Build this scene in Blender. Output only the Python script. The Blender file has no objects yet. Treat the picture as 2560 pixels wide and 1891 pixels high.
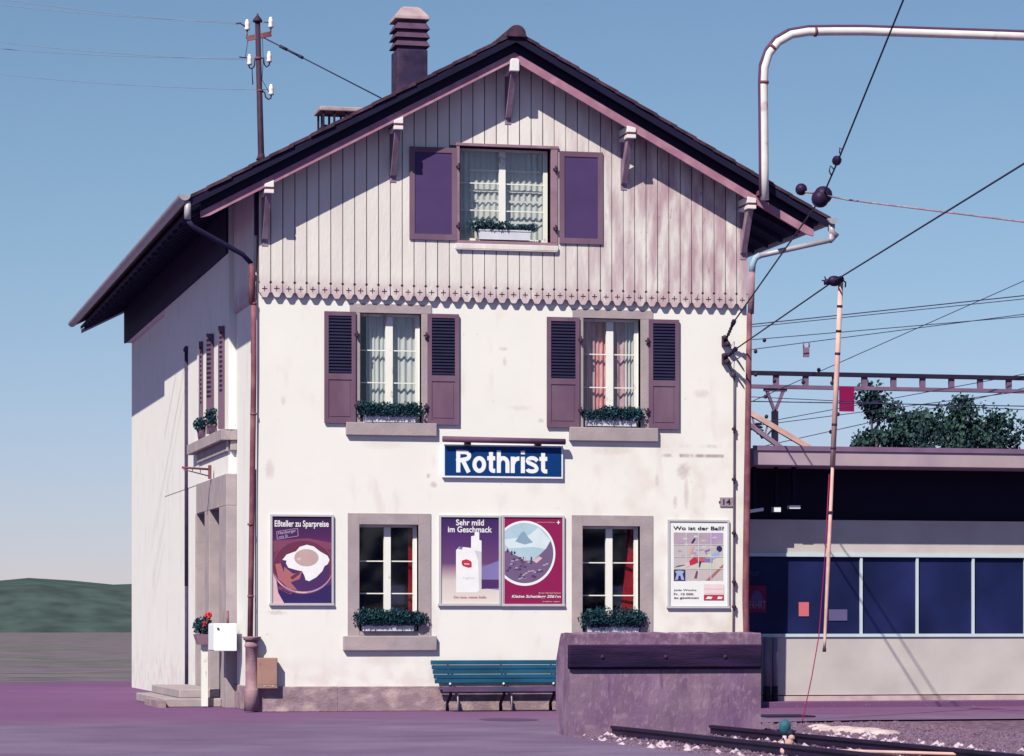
import bpy, bmesh, math, random
from mathutils import Vector, Matrix
random.seed(7)
S = bpy.context.scene
COL = S.collection
# ------------------------------------------------------------------ camera
F = 7583.; CX = 1280.; HY = 1560.; ANG = math.atan(1760 / F); D0 = 55.; EYE = 1.6
dd = (math.sin(ANG), math.cos(ANG)); rr = (math.cos(ANG), -math.sin(ANG))
off = (645 - CX) / F
C0 = (-D0 * (dd[0] + off * rr[0]), -D0 * (dd[1] + off * rr[1]))
cam = bpy.data.cameras.new('camera'); co = bpy.data.objects.new('camera', cam); COL.objects.link(co)
co.location = (C0[0], C0[1], EYE); co.rotation_euler = (math.radians(90), 0, -ANG)
cam.sensor_width = 36; cam.lens = F / 2560 * 36; cam.shift_y = (HY - 945.5) / 2560; cam.clip_end = 5000; cam.clip_start = .5
S.camera = co
# ------------------------------------------------------------------ light
SUNV = Vector((.54, .62, -.84)).normalized()          # travel direction of the light
w = bpy.data.worlds.new('World'); S.world = w; w.use_nodes = True
nt = w.node_tree; nt.nodes.clear()
sky = nt.nodes.new('ShaderNodeTexSky'); sky.sky_type = 'NISHITA'; sky.sun_disc = False
sky.sun_elevation = math.asin(-SUNV.z); sky.sun_rotation = math.atan2(-SUNV.x, -SUNV.y)
sky.air_density = 1.0; sky.dust_density = .12; sky.ozone_density = 1.1; sky.altitude = 400
tint = nt.nodes.new('ShaderNodeMix'); tint.data_type = 'RGBA'; tint.blend_type = 'MULTIPLY'; tint.inputs[0].default_value = 1; tint.inputs[7].default_value = (.86, .97, 1.08, 1)
bg = nt.nodes.new('ShaderNodeBackground'); bg.inputs[1].default_value = .0505
wo = nt.nodes.new('ShaderNodeOutputWorld')
tcw = nt.nodes.new('ShaderNodeTexCoord'); spw = nt.nodes.new('ShaderNodeSeparateXYZ'); nt.links.new(tcw.outputs['Generated'], spw.inputs[0])
mrw = nt.nodes.new('ShaderNodeMapRange'); mrw.interpolation_type = 'SMOOTHSTEP'; mrw.inputs[1].default_value = -.02; mrw.inputs[2].default_value = .16; nt.links.new(spw.outputs[2], mrw.inputs[0])
mxw = nt.nodes.new('ShaderNodeMix'); mxw.data_type = 'RGBA'; mxw.inputs[6].default_value = (.80, .78, 1.18, 1); mxw.inputs[7].default_value = (.86, .97, 1.08, 1)
nt.links.new(mrw.outputs[0], mxw.inputs[0]); nt.links.new(mxw.outputs[2], tint.inputs[7])
nt.links.new(sky.outputs[0], tint.inputs[6]); nt.links.new(tint.outputs[2], bg.inputs[0]); nt.links.new(bg.outputs[0], wo.inputs[0])
sd = bpy.data.lights.new('sun', 'SUN'); sd.energy = 4.9; sd.angle = math.radians(.5); sd.color = (1, .89, .70)
so = bpy.data.objects.new('sun', sd); COL.objects.link(so); so.rotation_euler = SUNV.to_track_quat('-Z', 'Y').to_euler()
so.location = (-20, -40, 40)
S.view_settings.view_transform = 'Standard'; S.view_settings.look = 'None'; S.view_settings.exposure = .68; S.view_settings.gamma = 1
# ------------------------------------------------------------------ measuring: photo point -> point on a real plane
def ray(px):
    t = (px - CX) / F; return dd[0] + t * rr[0], dd[1] + t * rr[1]
def FY(px, py, y=0.):
    v = ray(px); k = (y - C0[1]) / v[1]; return C0[0] + k * v[0], EYE + k * (HY - py) / F
def SX(px, py, x=0.):
    v = ray(px); k = (x - C0[0]) / v[0]; return C0[1] + k * v[1], EYE + k * (HY - py) / F
def P3(px, py, y): a = FY(px, py, y); return Vector((a[0], y, a[1]))
def RECT(x0, y0, x1, y1, y=0.):
    a = FY(x0, (y0 + y1) / 2, y)[0]; b = FY(x1, (y0 + y1) / 2, y)[0]; m = (x0 + x1) / 2
    return a, b, FY(m, y1, y)[1], FY(m, y0, y)[1]          # x0 x1 z0 z1
# ------------------------------------------------------------------ materials
def mat(name, c, rough=.85, var=.12, scale=3., bump=.0, metal=0., c2=None, f2=(.45, .7), s2=1.2, stretch=(1, 1, 1), spec=.12, detail=6., fine=0.):
    c = (c[0] * .72, c[1] * .78, c[2] * .90); c2 = c2 and (c2[0] * .72, c2[1] * .78, c2[2] * .90)
    m = bpy.data.materials.new(name); m.use_nodes = True; n = m.node_tree; L = n.links
    b = n.nodes['Principled BSDF']; b.inputs['Roughness'].default_value = rough; b.inputs['Metallic'].default_value = metal
    b.inputs['Specular IOR Level'].default_value = spec
    tc = n.nodes.new('ShaderNodeTexCoord'); mp = n.nodes.new('ShaderNodeMapping'); mp.inputs['Scale'].default_value = stretch
    L.new(tc.outputs['Object'], mp.inputs[0])
    no = n.nodes.new('ShaderNodeTexNoise'); no.inputs['Scale'].default_value = scale; no.inputs['Detail'].default_value = detail
    L.new(mp.outputs[0], no.inputs[0])
    mr = n.nodes.new('ShaderNodeMapRange'); mr.inputs[1].default_value = .3; mr.inputs[2].default_value = .7
    mr.inputs[3].default_value = 1 - var; mr.inputs[4].default_value = 1 + var; L.new(no.outputs[0], mr.inputs[0])
    base = n.nodes.new('ShaderNodeRGB'); base.outputs[0].default_value = (*c, 1); out = base.outputs[0]
    if c2:
        n2 = n.nodes.new('ShaderNodeTexNoise'); n2.inputs['Scale'].default_value = s2; n2.inputs['Detail'].default_value = 8
        L.new(mp.outputs[0], n2.inputs[0])
        r2 = n.nodes.new('ShaderNodeMapRange'); r2.inputs[1].default_value = f2[0]; r2.inputs[2].default_value = f2[1]; L.new(n2.outputs[0], r2.inputs[0])
        mx = n.nodes.new('ShaderNodeMix'); mx.data_type = 'RGBA'; L.new(r2.outputs[0], mx.inputs[0]); L.new(out, mx.inputs[6]); mx.inputs[7].default_value = (*c2, 1)
        out = mx.outputs[2]
    vm = n.nodes.new('ShaderNodeVectorMath'); vm.operation = 'SCALE'; L.new(out, vm.inputs[0]); L.new(mr.outputs[0], vm.inputs['Scale'])
    out = vm.outputs[0]
    L.new(out, b.inputs['Base Color'])
    if bump:
        nb = n.nodes.new('ShaderNodeTexNoise'); nb.inputs['Scale'].default_value = scale * (fine or 6); nb.inputs['Detail'].default_value = 8; L.new(mp.outputs[0], nb.inputs[0])
        bp = n.nodes.new('ShaderNodeBump'); bp.inputs['Strength'].default_value = bump; bp.inputs['Distance'].default_value = .02
        L.new(nb.outputs[0], bp.inputs['Height']); L.new(bp.outputs[0], b.inputs['Normal'])
    m['out'] = 1
    return m
def nodes(m): return m.node_tree.nodes, m.node_tree.links, m.node_tree.nodes['Principled BSDF']
def overlay(m, c, build):          # blend colour c over the material by a mask built from nodes
    c = (c[0] * .74, c[1] * .76, c[2] * .90)
    n, L, b = nodes(m); src = b.inputs['Base Color'].links[0].from_socket
    fac = build(n, L)
    mx = n.new('ShaderNodeMix'); mx.data_type = 'RGBA'; L.new(fac, mx.inputs[0]); L.new(src, mx.inputs[6]); mx.inputs[7].default_value = (*c, 1)
    L.new(mx.outputs[2], b.inputs['Base Color'])
def math2(n, L, op, a, b=None, c=None):
    q = n.new('ShaderNodeMath'); q.operation = op
    for i, v in enumerate((a, b, c)):
        if v is None: continue
        if isinstance(v, (int, float)): q.inputs[i].default_value = v
        else: L.new(v, q.inputs[i])
    return q.outputs[0]
def ramp(n, L, v, a, b, lo=0., hi=1.):
    q = n.new('ShaderNodeMapRange'); q.interpolation_type = 'SMOOTHSTEP'
    q.inputs[1].default_value = a; q.inputs[2].default_value = b; q.inputs[3].default_value = lo; q.inputs[4].default_value = hi
    L.new(v, q.inputs[0]); return q.outputs[0]
def objxyz(n, L):
    tc = n.new('ShaderNodeTexCoord'); sp = n.new('ShaderNodeSeparateXYZ'); L.new(tc.outputs['Object'], sp.inputs[0]); return tc, sp
def noise(n, L, scale, st=(1, 1, 1), det=6):
    tc = n.new('ShaderNodeTexCoord'); mp = n.new('ShaderNodeMapping'); mp.inputs['Scale'].default_value = st; L.new(tc.outputs['Object'], mp.inputs[0])
    q = n.new('ShaderNodeTexNoise'); q.inputs['Scale'].default_value = scale; q.inputs['Detail'].default_value = det; L.new(mp.outputs[0], q.inputs[0]); return q.outputs[0]

plaster = mat('plaster', (.83, .79, .725), .92, .02, 1.3, bump=.09, fine=30)
def stain_right(n, L):
    _, sp = objxyz(n, L); a = ramp(n, L, sp.outputs[0], 4.2, 8.6); z = ramp(n, L, sp.outputs[2], 6.5, 3.6)
    k = ramp(n, L, noise(n, L, 1.6), .42, .72)
    return math2(n, L, 'MULTIPLY', math2(n, L, 'MULTIPLY', a, z), math2(n, L, 'MULTIPLY', k, .55))
overlay(plaster, (.62, .50, .42), stain_right)
def streaks(n, L):
    _, sp = objxyz(n, L); k = ramp(n, L, noise(n, L, 2.6, (1, 1, .35)), .56, .72)
    return math2(n, L, 'MULTIPLY', k, .22)
overlay(plaster, (.50, .38, .36), streaks)
def grimeline(n, L):      # the two rows of grime under the right upper window
    _, sp = objxyz(n, L); nz = noise(n, L, 4.5, (1, 1, .2)); z = sp.outputs[2]
    l1 = math2(n, L, 'MULTIPLY', ramp(n, L, math2(n, L, 'ABSOLUTE', math2(n, L, 'SUBTRACT', z, 4.75)), .05, .01), ramp(n, L, nz, .45, .6))
    l2 = math2(n, L, 'MULTIPLY', ramp(n, L, math2(n, L, 'ABSOLUTE', math2(n, L, 'SUBTRACT', z, 4.93)), .05, .01), ramp(n, L, nz, .5, .8))
    x = math2(n, L, 'MULTIPLY', ramp(n, L, sp.outputs[0], 7.4, 7.9), ramp(n, L, sp.outputs[0], 9.1, 8.8))
    return math2(n, L, 'MULTIPLY', math2(n, L, 'ADD', l1, math2(n, L, 'MULTIPLY', l2, .5)), math2(n, L, 'MULTIPLY', x, .75))
overlay(plaster, (.30, .22, .20), grimeline)
def spots(n, L):
    k = ramp(n, L, noise(n, L, 9., (1, 1, 1), 3), .70, .76); return math2(n, L, 'MULTIPLY', k, .35)
overlay(plaster, (.42, .35, .33), spots)
def marks(n, L):      # single stains and scars of the old render
    _, sp = objxyz(n, L); nz = noise(n, L, 12.); tot = None
    for px, py, rx, rz, k in ((1258, 873, .10, .05, .35), (1262, 905, .05, .10, .35), (1071, 1190, .045, .05, .6), (1084, 1212, .08, .07, .5), (1352, 1052, .08, .05, .4), (708, 1002, .05, .10, .3), (674, 1175, .10, .22, .35), (1708, 1178, .16, .18, .5), (1716, 1235, .06, .35, .4), (1688, 1255, .05, .14, .45), (1642, 1200, .05, .14, .3), (690, 1532, .22, .05, .4), (1300, 1020, .25, .06, .2), (1755, 985, .2, .1, .3), (1150, 1480, .5, .05, .1), (960, 1110, .5, .12, .18), (1530, 1125, .5, .12, .25), (962, 1650, .5, .14, .2)):
        x, z = FY(px, py); a_ = math2(n, L, 'POWER', math2(n, L, 'DIVIDE', math2(n, L, 'SUBTRACT', sp.outputs[0], x), rx), 2.); b_ = math2(n, L, 'POWER', math2(n, L, 'DIVIDE', math2(n, L, 'SUBTRACT', sp.outputs[2], z), rz), 2.)
        d = math2(n, L, 'MULTIPLY', ramp(n, L, math2(n, L, 'ADD', math2(n, L, 'ADD', a_, b_), math2(n, L, 'MULTIPLY', nz, 1.6)), 1.9, .7), k)
        tot = d if tot is None else math2(n, L, 'MAXIMUM', tot, d)
    return tot
overlay(plaster, (.42, .30, .27), marks)
def foot(n, L):
    _, sp = objxyz(n, L); z = ramp(n, L, sp.outputs[2], 1.3, .4); k = ramp(n, L, noise(n, L, 3.), .4, .65)
    return math2(n, L, 'MULTIPLY', math2(n, L, 'MULTIPLY', z, k), .35)
overlay(plaster, (.60, .45, .44), foot)

planks = mat('weathered_planks', (.78, .73, .67), .85, .06, 2., bump=.3, stretch=(1, 1, .25), fine=14)
def plankvar(n, L):
    _, sp = objxyz(n, L); fl = math2(n, L, 'FLOOR', math2(n, L, 'DIVIDE', sp.outputs[0], .2205))
    wn = n.new('ShaderNodeTexWhiteNoise'); wn.noise_dimensions = '1D'; L.new(fl, wn.inputs['W'])
    return math2(n, L, 'MULTIPLY', wn.outputs[0], .22)
overlay(planks, (.56, .47, .46), plankvar)
def weather(n, L):
    _, sp = objxyz(n, L); a = ramp(n, L, sp.outputs[0], 4.6, 7.6, .10, 1.)
    k = ramp(n, L, noise(n, L, 2.2, (2.2, 1, .5), 9), .30, .66)
    return math2(n, L, 'MULTIPLY', math2(n, L, 'MULTIPLY', a, k), .95)
overlay(planks, (.44, .30, .33), weather)
def hemdirt(n, L):
    _, sp = objxyz(n, L); z = ramp(n, L, sp.outputs[2], 8.0, 7.6); k = ramp(n, L, noise(n, L, 4.), .2, .6)
    return math2(n, L, 'MULTIPLY', math2(n, L, 'MULTIPLY', z, k), .8)
overlay(planks, (.50, .37, .39), hemdirt)
def knots(n, L):
    k = ramp(n, L, noise(n, L, 14., (1, 1, .3), 3), .66, .74); _, sp = objxyz(n, L)
    return math2(n, L, 'MULTIPLY', math2(n, L, 'MULTIPLY', k, ramp(n, L, sp.outputs[0], 4.5, 8)), .6)
overlay(planks, (.25, .17, .22), knots)
batten = mat('seam_shadow_wood', (.13, .075, .085), .9, .2, 5.)
stone = mat('grey_mauve_stone', (.37, .305, .315), .85, .09, 3., bump=.25, c2=(.44, .35, .34), s2=2.)
plinthm = mat('plinth_stone', (.30, .205, .235), .9, .2, 4., bump=.5, c2=(.52, .38, .36), f2=(.48, .72), s2=3.4, stretch=(1, 1, 1.4), detail=9.)
shutterm = mat('shutter_purple_brown', (.155, .085, .135), .7, .12, 2.5, bump=.15, c2=(.20, .12, .17), s2=1.5, stretch=(1, 1, .4))
shutterp = mat('shutter_panel_violet', (.075, .043, .13), .7, .08, 2.)
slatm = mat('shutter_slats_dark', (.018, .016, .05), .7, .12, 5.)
iron = mat('dark_iron', (.05, .025, .05), .6, .2, 8.)
framew = mat('white_window_paint', (.84, .81, .74), .6, .04, 6., c2=(.42, .34, .28), f2=(.62, .70), s2=5., stretch=(1, 1, .6))
frameg = mat('grey_window_paint', (.55, .52, .52), .6, .1, 6.)
curtainw = mat('white_net_curtain', (.66, .68, .66), .9, .10, 9., stretch=(3, 1, .3))
curtainr = mat('red_curtain', (.74, .25, .27), .9, .25, 9., c2=(.84, .55, .54), s2=3., stretch=(3, 1, .5))
curtainp = mat('mauve_curtain', (.62, .36, .42), .9, .2, 9., c2=(.68, .52, .54), s2=3., stretch=(3, 1, .4))
curtaind = mat('dark_red_curtain', (.38, .01, .03), .9, .15, 6.)
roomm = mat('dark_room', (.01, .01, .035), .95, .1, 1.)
tilem = mat('roof_tile', (.055, .03, .055), .85, .25, 6., bump=.4, c2=(.11, .055, .085), s2=3.)
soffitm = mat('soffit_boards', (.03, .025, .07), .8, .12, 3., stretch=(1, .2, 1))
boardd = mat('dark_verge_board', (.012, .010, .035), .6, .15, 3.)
boardp = mat('sunlit_rafter_mauve', (.36, .17, .24), .7, .15, 3., c2=(.46, .24, .30), s2=4.)
purlw = mat('white_purlin_paint', (.80, .74, .72), .6, .06, 5.)
purlr = mat('worn_brace_paint', (.26, .17, .24), .7, .2, 5., c2=(.40, .28, .33), s2=4., stretch=(1, 1, .5))
purlband = mat('red_purlin_groove', (.22, .07, .07), .7, .1, 5.)
copper = mat('maroon_pipe_paint', (.185, .06, .085), .55, .15, 3., c2=(.26, .11, .12), s2=3.)
zinc = mat('pale_zinc', (.42, .38, .42), .5, .12, 5., metal=.2)
zincblue = mat('blue_grey_zinc', (.32, .42, .50), .5, .1, 5.)
cast = mat('rusty_pink_cast_pipe', (.36, .22, .25), .85, .15, 5., bump=.5, c2=(.24, .12, .16), s2=3.)
boxm = mat('terracotta_box', (.40, .225, .185), .8, .07, 3., c2=(.34, .18, .15), s2=2.)
asphalt = mat('purple_grey_asphalt', (.165, .108, .19), .9, .10, .9, bump=.3, fine=70, c2=(.21, .15, .24), f2=(.42, .62), s2=.22)
def grain(n, L): return math2(n, L, 'MULTIPLY', ramp(n, L, noise(n, L, 22., (1, .5, 1), 4), .35, .65), .3)
overlay(asphalt, (.13, .085, .16), grain)
def ap(n, L):
    _, sp = objxyz(n, L); return math2(n, L, 'MULTIPLY', ramp(n, L, sp.outputs[1], -8., -1.5), .75)
overlay(asphalt, (.165, .065, .16), ap)
def ap2(n, L): return math2(n, L, 'MULTIPLY', ramp(n, L, noise(n, L, 1.1, (.35, 1, 1)), .56, .7), .45)
overlay(asphalt, (.10, .055, .125), ap2)
def ap3(n, L): return math2(n, L, 'MULTIPLY', ramp(n, L, noise(n, L, 30., (1, 1, 1), 2), .66, .72), .35)
overlay(asphalt, (.42, .32, .42), ap3)
fieldm = mat('dry_ground', (.16, .12, .15), .95, .3, .5, c2=(.10, .12, .08), s2=.1)
ballast = mat('ballast_ground', (.14, .075, .12), .95, .4, 8., bump=.8, c2=(.26, .17, .24), s2=5.)
pebble = mat('ballast_stone', (.16, .10, .15), .9, .3, 8.)
pebblel = mat('pale_ballast_stone', (.52, .40, .46), .9, .2, 8.)
railm = mat('dark_rail_steel', (.035, .02, .055), .5, .2, 4., metal=.3)
sleeperm = mat('dark_sleeper', (.09, .05, .08), .9, .3, 4.)
blockm = mat('buffer_concrete', (.195, .112, .195), .95, .18, 2.6, bump=.4, c2=(.28, .18, .25), f2=(.4, .66), s2=2.2, stretch=(1, 1, .55), fine=10)
def bl0(n, L): return math2(n, L, 'MULTIPLY', ramp(n, L, noise(n, L, 17., (1, 1, .6), 5), .52, .68), .5)
overlay(blockm, (.36, .25, .33), bl0)
def bl1(n, L):
    return math2(n, L, 'MULTIPLY', ramp(n, L, noise(n, L, 3.2, (2, 1, .35), 9), .56, .7), .6)
overlay(blockm, (.11, .06, .13), bl1)
def bl2(n, L):
    _, sp = objxyz(n, L); z = ramp(n, L, sp.outputs[2], 1.25, 1.32); k = ramp(n, L, noise(n, L, 11.), .35, .6)
    return math2(n, L, 'MULTIPLY', math2(n, L, 'MULTIPLY', z, k), .75)
overlay(blockm, (.15, .085, .14), bl2)
def bl3(n, L):
    _, sp = objxyz(n, L); z = ramp(n, L, sp.outputs[2], .5, .1); k = ramp(n, L, noise(n, L, 1.4), .42, .6)
    x = ramp(n, L, sp.outputs[0], 3.8, 5.2)
    return math2(n, L, 'MULTIPLY', math2(n, L, 'MULTIPLY', z, k), math2(n, L, 'MULTIPLY', x, .6))
overlay(blockm, (.13, .06, .17), bl3)
beamm = mat('dark_buffer_timber', (.014, .008, .035), .75, .35, 4., bump=.5, c2=(.045, .018, .06), s2=1.6, stretch=(.35, 1, 3))
teal = mat('teal_bench_paint', (.004, .058, .115), .6, .2, 4., stretch=(.3, 1, 1), c2=(.008, .08, .16), s2=3.)
benchiron = mat('bench_iron', (.16, .09, .17), .5, .2, 6.)
signb = mat('sign_blue', (.005, .042, .17), .35, .05, 2.)
signw = mat('sign_white', (.85, .85, .84), .5, .03, 2.)
leafm = mat('window_box_leaf', (.012, .045, .065), .6, .5, 25.)
leafg = mat('lighter_leaf', (.03, .09, .10), .6, .4, 25.)
flowerm = mat('red_flower', (.75, .07, .08), .7, .2, 20.)
boxw = mat('white_planter', (.66, .66, .70), .6, .08, 6.)
potm = mat('mauve_pot', (.33, .19, .25), .8, .1, 8.)
porc = mat('porcelain', (.82, .74, .70), .25, .12, 12.)
porcb = mat('brown_insulator', (.025, .012, .045), .5, .3, 8.)
wirem = mat('wire', (.04, .03, .08), .6, .1, 5.)
wirel = mat('thin_bright_wire', (.20, .24, .34), .6, .1, 5.)
cablem = mat('wall_cable', (.16, .10, .12), .6, .1, 5.)
salmon = mat('salmon_paint', (.62, .36, .32), .7, .12, 4., c2=(.70, .48, .42), s2=3.)
pipew = mat('white_pipe_paint', (.72, .66, .63), .5, .08, 4., c2=(.55, .42, .42), f2=(.6, .7), s2=3.)
redm = mat('crimson_plate', (.26, .008, .08), .5, .05, 3.)
gantrym = mat('gantry_purple_grey', (.20, .12, .20), .7, .15, 3.)
gantryd = mat('gantry_dark', (.025, .018, .045), .7, .15, 3.)
shedf = mat('shed_fascia', (.42, .32, .35), .8, .08, 1.6, c2=(.35, .24, .32), s2=.9)
shedp = mat('shed_panel', (.56, .50, .47), .8, .05, 1.5, c2=(.50, .44, .42), s2=1.)
shedk = mat('shed_dark_void', (.012, .010, .03), .8, .1, 2.)
shedg = mat('shed_window_tint', (.010, .016, .07), .5, .35, .8, c2=(.018, .022, .10), s2=.6)
seal = mat('pale_blue_trim', (.55, .63, .66), .6, .05, 3.)
chimm = mat('chimney_render', (.035, .025, .065), .85, .25, 5., bump=.4, c2=(.075, .045, .09), s2=3.)
chimcap = mat('chimney_cap_stone', (.42, .31, .32), .85, .12, 5., c2=(.30, .2, .24), s2=3.)
paper = mat('poster_white', (.82, .81, .77), .7, .02, 3.)
framea = mat('poster_frame_grey', (.52, .49, .50), .5, .05, 5.)
def flat(name, c): return mat(name, c, .65, .04, 6.)
pm = {k: flat('print_' + k, c) for k, c in dict(navy=(.035, .022, .11), violet=(.075, .03, .12), plum=(.22, .06, .12), pan=(.15, .035, .075), rust=(.42, .14, .15),
      white=(.84, .82, .80), yolk=(.52, .36, .34), pink=(.70, .45, .48), lilac=(.42, .30, .48), crimson=(.27, .014, .085), sky=(.42, .56, .63), pale=(.66, .74, .76),
      rock=(.17, .11, .21), rockd=(.07, .045, .11), peak=(.25, .36, .46), ink=(.03, .02, .04), beige=(.52, .46, .45), sand=(.60, .55, .47), mauve=(.44, .34, .40),
      red=(.50, .03, .07), blue=(.33, .42, .60), dark=(.05, .02, .10), skin=(.60, .38, .33), grey=(.62, .60, .60), blush=(.80, .62, .62), orange=(.60, .15, .17), fog=(.22, .18, .40)).items()}
# glass: a clear sheet with a Fresnel gloss
glass = bpy.data.materials.new('window_glass'); glass.use_nodes = True
n_ = glass.node_tree; n_.nodes.clear(); o_ = n_.nodes.new('ShaderNodeOutputMaterial'); mx_ = n_.nodes.new('ShaderNodeMixShader')
t_ = n_.nodes.new('ShaderNodeBsdfTransparent'); g_ = n_.nodes.new('ShaderNodeBsdfGlossy'); g_.inputs['Roughness'].default_value = .03
t_.inputs[0].default_value = (.93, .93, .92, 1)
lw_ = n_.nodes.new('ShaderNodeLayerWeight'); pw_ = n_.nodes.new('ShaderNodeMath'); pw_.operation = 'POWER'; pw_.inputs[1].default_value = 5; n_.links.new(lw_.outputs['Facing'], pw_.inputs[0])
fr_ = n_.nodes.new('ShaderNodeMath'); fr_.operation = 'MULTIPLY_ADD'; n_.links.new(pw_.outputs[0], fr_.inputs[0]); fr_.inputs[1].default_value = .96; fr_.inputs[2].default_value = .035
n_.links.new(fr_.outputs[0], mx_.inputs[0]); n_.links.new(t_.outputs[0], mx_.inputs[1]); n_.links.new(g_.outputs[0], mx_.inputs[2]); n_.links.new(mx_.outputs[0], o_.inputs[0])

# ------------------------------------------------------------------ mesh helpers
class MB:
    def __init__(s): s.v = []; s.f = []; s.sm = []
    def add(s, vs, fs, smooth=False):
        k = len(s.v); s.v += [tuple(v) for v in vs]; s.f += [tuple(i + k for i in f) for f in fs]; s.sm += [smooth] * len(fs); return s
    def box(s, x0, x1, y0, y1, z0, z1):
        if x0 > x1: x0, x1 = x1, x0
        if y0 > y1: y0, y1 = y1, y0
        if z0 > z1: z0, z1 = z1, z0
        v = [(x0, y0, z0), (x1, y0, z0), (x1, y1, z0), (x0, y1, z0), (x0, y0, z1), (x1, y0, z1), (x1, y1, z1), (x0, y1, z1)]
        return s.add(v, [(0, 3, 2, 1), (4, 5, 6, 7), (0, 1, 5, 4), (1, 2, 6, 5), (2, 3, 7, 6), (3, 0, 4, 7)])
    def beam(s, a, b, wd, ht, up=(0, 0, 1)):           # a square bar between two points
        a, b = Vector(a), Vector(b); d = (b - a).normalized(); u = Vector(up)
        sd = d.cross(u)
        if sd.length < 1e-3: sd = d.cross(Vector((1, 0, 0)))
        sd.normalize(); u = sd.cross(d).normalized(); v = []
        for p in (a, b):
            for i, j in ((-1, -1), (1, -1), (1, 1), (-1, 1)): v.append(p + sd * i * wd / 2 + u * j * ht / 2)
        return s.add(v, [(0, 1, 2, 3), (7, 6, 5, 4), (0, 4, 5, 1), (1, 5, 6, 2), (2, 6, 7, 3), (3, 7, 4, 0)])
    def tube(s, pts, r, n=10, caps=True):
        pts = [Vector(p) for p in pts]; rs = r if isinstance(r, (list, tuple)) else [r] * len(pts); rings = []
        ref = None
        for i, p in enumerate(pts):
            t = (pts[min(i + 1, len(pts) - 1)] - pts[max(i - 1, 0)]).normalized()
            if ref is None: ref = Vector((0, 0, 1)) if abs(t.z) < .9 else Vector((1, 0, 0))
            a = (ref - t * ref.dot(t)).normalized(); b = t.cross(a); ref = a
            rings.append([p + (a * math.cos(2 * math.pi * k / n) + b * math.sin(2 * math.pi * k / n)) * rs[i] for k in range(n)])
        v = [q for R in rings for q in R]; f = []
        for i in range(len(pts) - 1):
            for k in range(n): f.append((i * n + k, i * n + (k + 1) % n, (i + 1) * n + (k + 1) % n, (i + 1) * n + k))
        s.add(v, f, True)
        if caps:
            m = len(pts) - 1; s.add(rings[0], [tuple(range(n))[::-1]]); s.add(rings[m], [tuple(range(n))])
        return s
    def lathe(s, base, prof, n=14, axis=(0, 0, 1)):     # prof: (radius, height)
        base = Vector(base); q = Vector((0, 0, 1)).rotation_difference(Vector(axis).normalized()); v = []; f = []
        for r, h in prof:
            for k in range(n):
                a = 2 * math.pi * k / n; v.append(base + q @ Vector((r * math.cos(a), r * math.sin(a), h)))
        for i in range(len(prof) - 1):
            for k in range(n): f.append((i * n + k, i * n + (k + 1) % n, (i + 1) * n + (k + 1) % n, (i + 1) * n + k))
        s.add(v, f, True); m = (len(prof) - 1) * n
        s.add(v[:n], [tuple(range(n))[::-1]]); s.add(v[m:], [tuple(range(n))]); return s
    def prism(s, poly, y0, y1):                         # poly in (x,z), extruded along y
        n = len(poly); v = [(x, y0, z) for x, z in poly] + [(x, y1, z) for x, z in poly]
        return s.add(v, [tuple(range(n)), tuple(range(2 * n - 1, n - 1, -1))] + [(i, i + n, (i + 1) % n + n, (i + 1) % n) for i in range(n)])
    def prismx(s, poly, x0, x1):                        # poly in (y,z), extruded along x
        n = len(poly); v = [(x0, y, z) for y, z in poly] + [(x1, y, z) for y, z in poly]
        return s.add(v, [tuple(range(n)), tuple(range(2 * n - 1, n - 1, -1))] + [(i, i + n, (i + 1) % n + n, (i + 1) % n) for i in range(n)])
    def poly(s, pts): return s.add(pts, [tuple(range(len(pts)))])
    def ball(s, c, r, sc=(1, 1, 1), n=12, m=8):
        c = Vector(c); v = []; f = []
        for i in range(m + 1):
            t = math.pi * i / m
            for k in range(n):
                a = 2 * math.pi * k / n; v.append(c + Vector((math.sin(t) * math.cos(a) * sc[0], math.sin(t) * math.sin(a) * sc[1], math.cos(t) * sc[2])) * r)
        for i in range(m):
            for k in range(n): f.append((i * n + k, (i + 1) * n + k, (i + 1) * n + (k + 1) % n, i * n + (k + 1) % n))
        return s.add(v, f, True)
    def build(s, name, m, parent=None, bevel=0., kind=None, label=None, cat=None, group=None):
        me = bpy.data.meshes.new(name); me.from_pydata(s.v, [], s.f); me.materials.append(m)
        me.polygons.foreach_set('use_smooth', s.sm)
        bm = bmesh.new(); bm.from_mesh(me); bmesh.ops.remove_doubles(bm, verts=bm.verts, dist=1e-5)
        bmesh.ops.recalc_face_normals(bm, faces=bm.faces); bm.to_mesh(me); bm.free(); me.update()
        o = bpy.data.objects.new(name, me); COL.objects.link(o)
        if parent is not None:
            o.parent = parent; o.matrix_parent_inverse = Matrix.Translation(-parent_loc(parent))
        if bevel:
            b = o.modifiers.new('bevel', 'BEVEL'); b.width = bevel; b.segments = 2; b.limit_method = 'ANGLE'; b.angle_limit = math.radians(40)
        tag(o, label, cat, group, kind); return o
def parent_loc(p):      # meshes are built in world coordinates; only empties carry a location
    return Vector(p.location) if p.type == 'EMPTY' else Vector((0, 0, 0))
def tag(o, label=None, cat=None, group=None, kind=None):
    if label: o['label'] = label
    if cat: o['category'] = cat
    if group: o['group'] = group
    if kind: o['kind'] = kind
    return o
def thing(name, label, cat, loc=(0, 0, 0), group=None):
    o = bpy.data.objects.new(name, None); COL.objects.link(o); o.location = loc; o.empty_display_size = .2
    return tag(o, label, cat, group)
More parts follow.
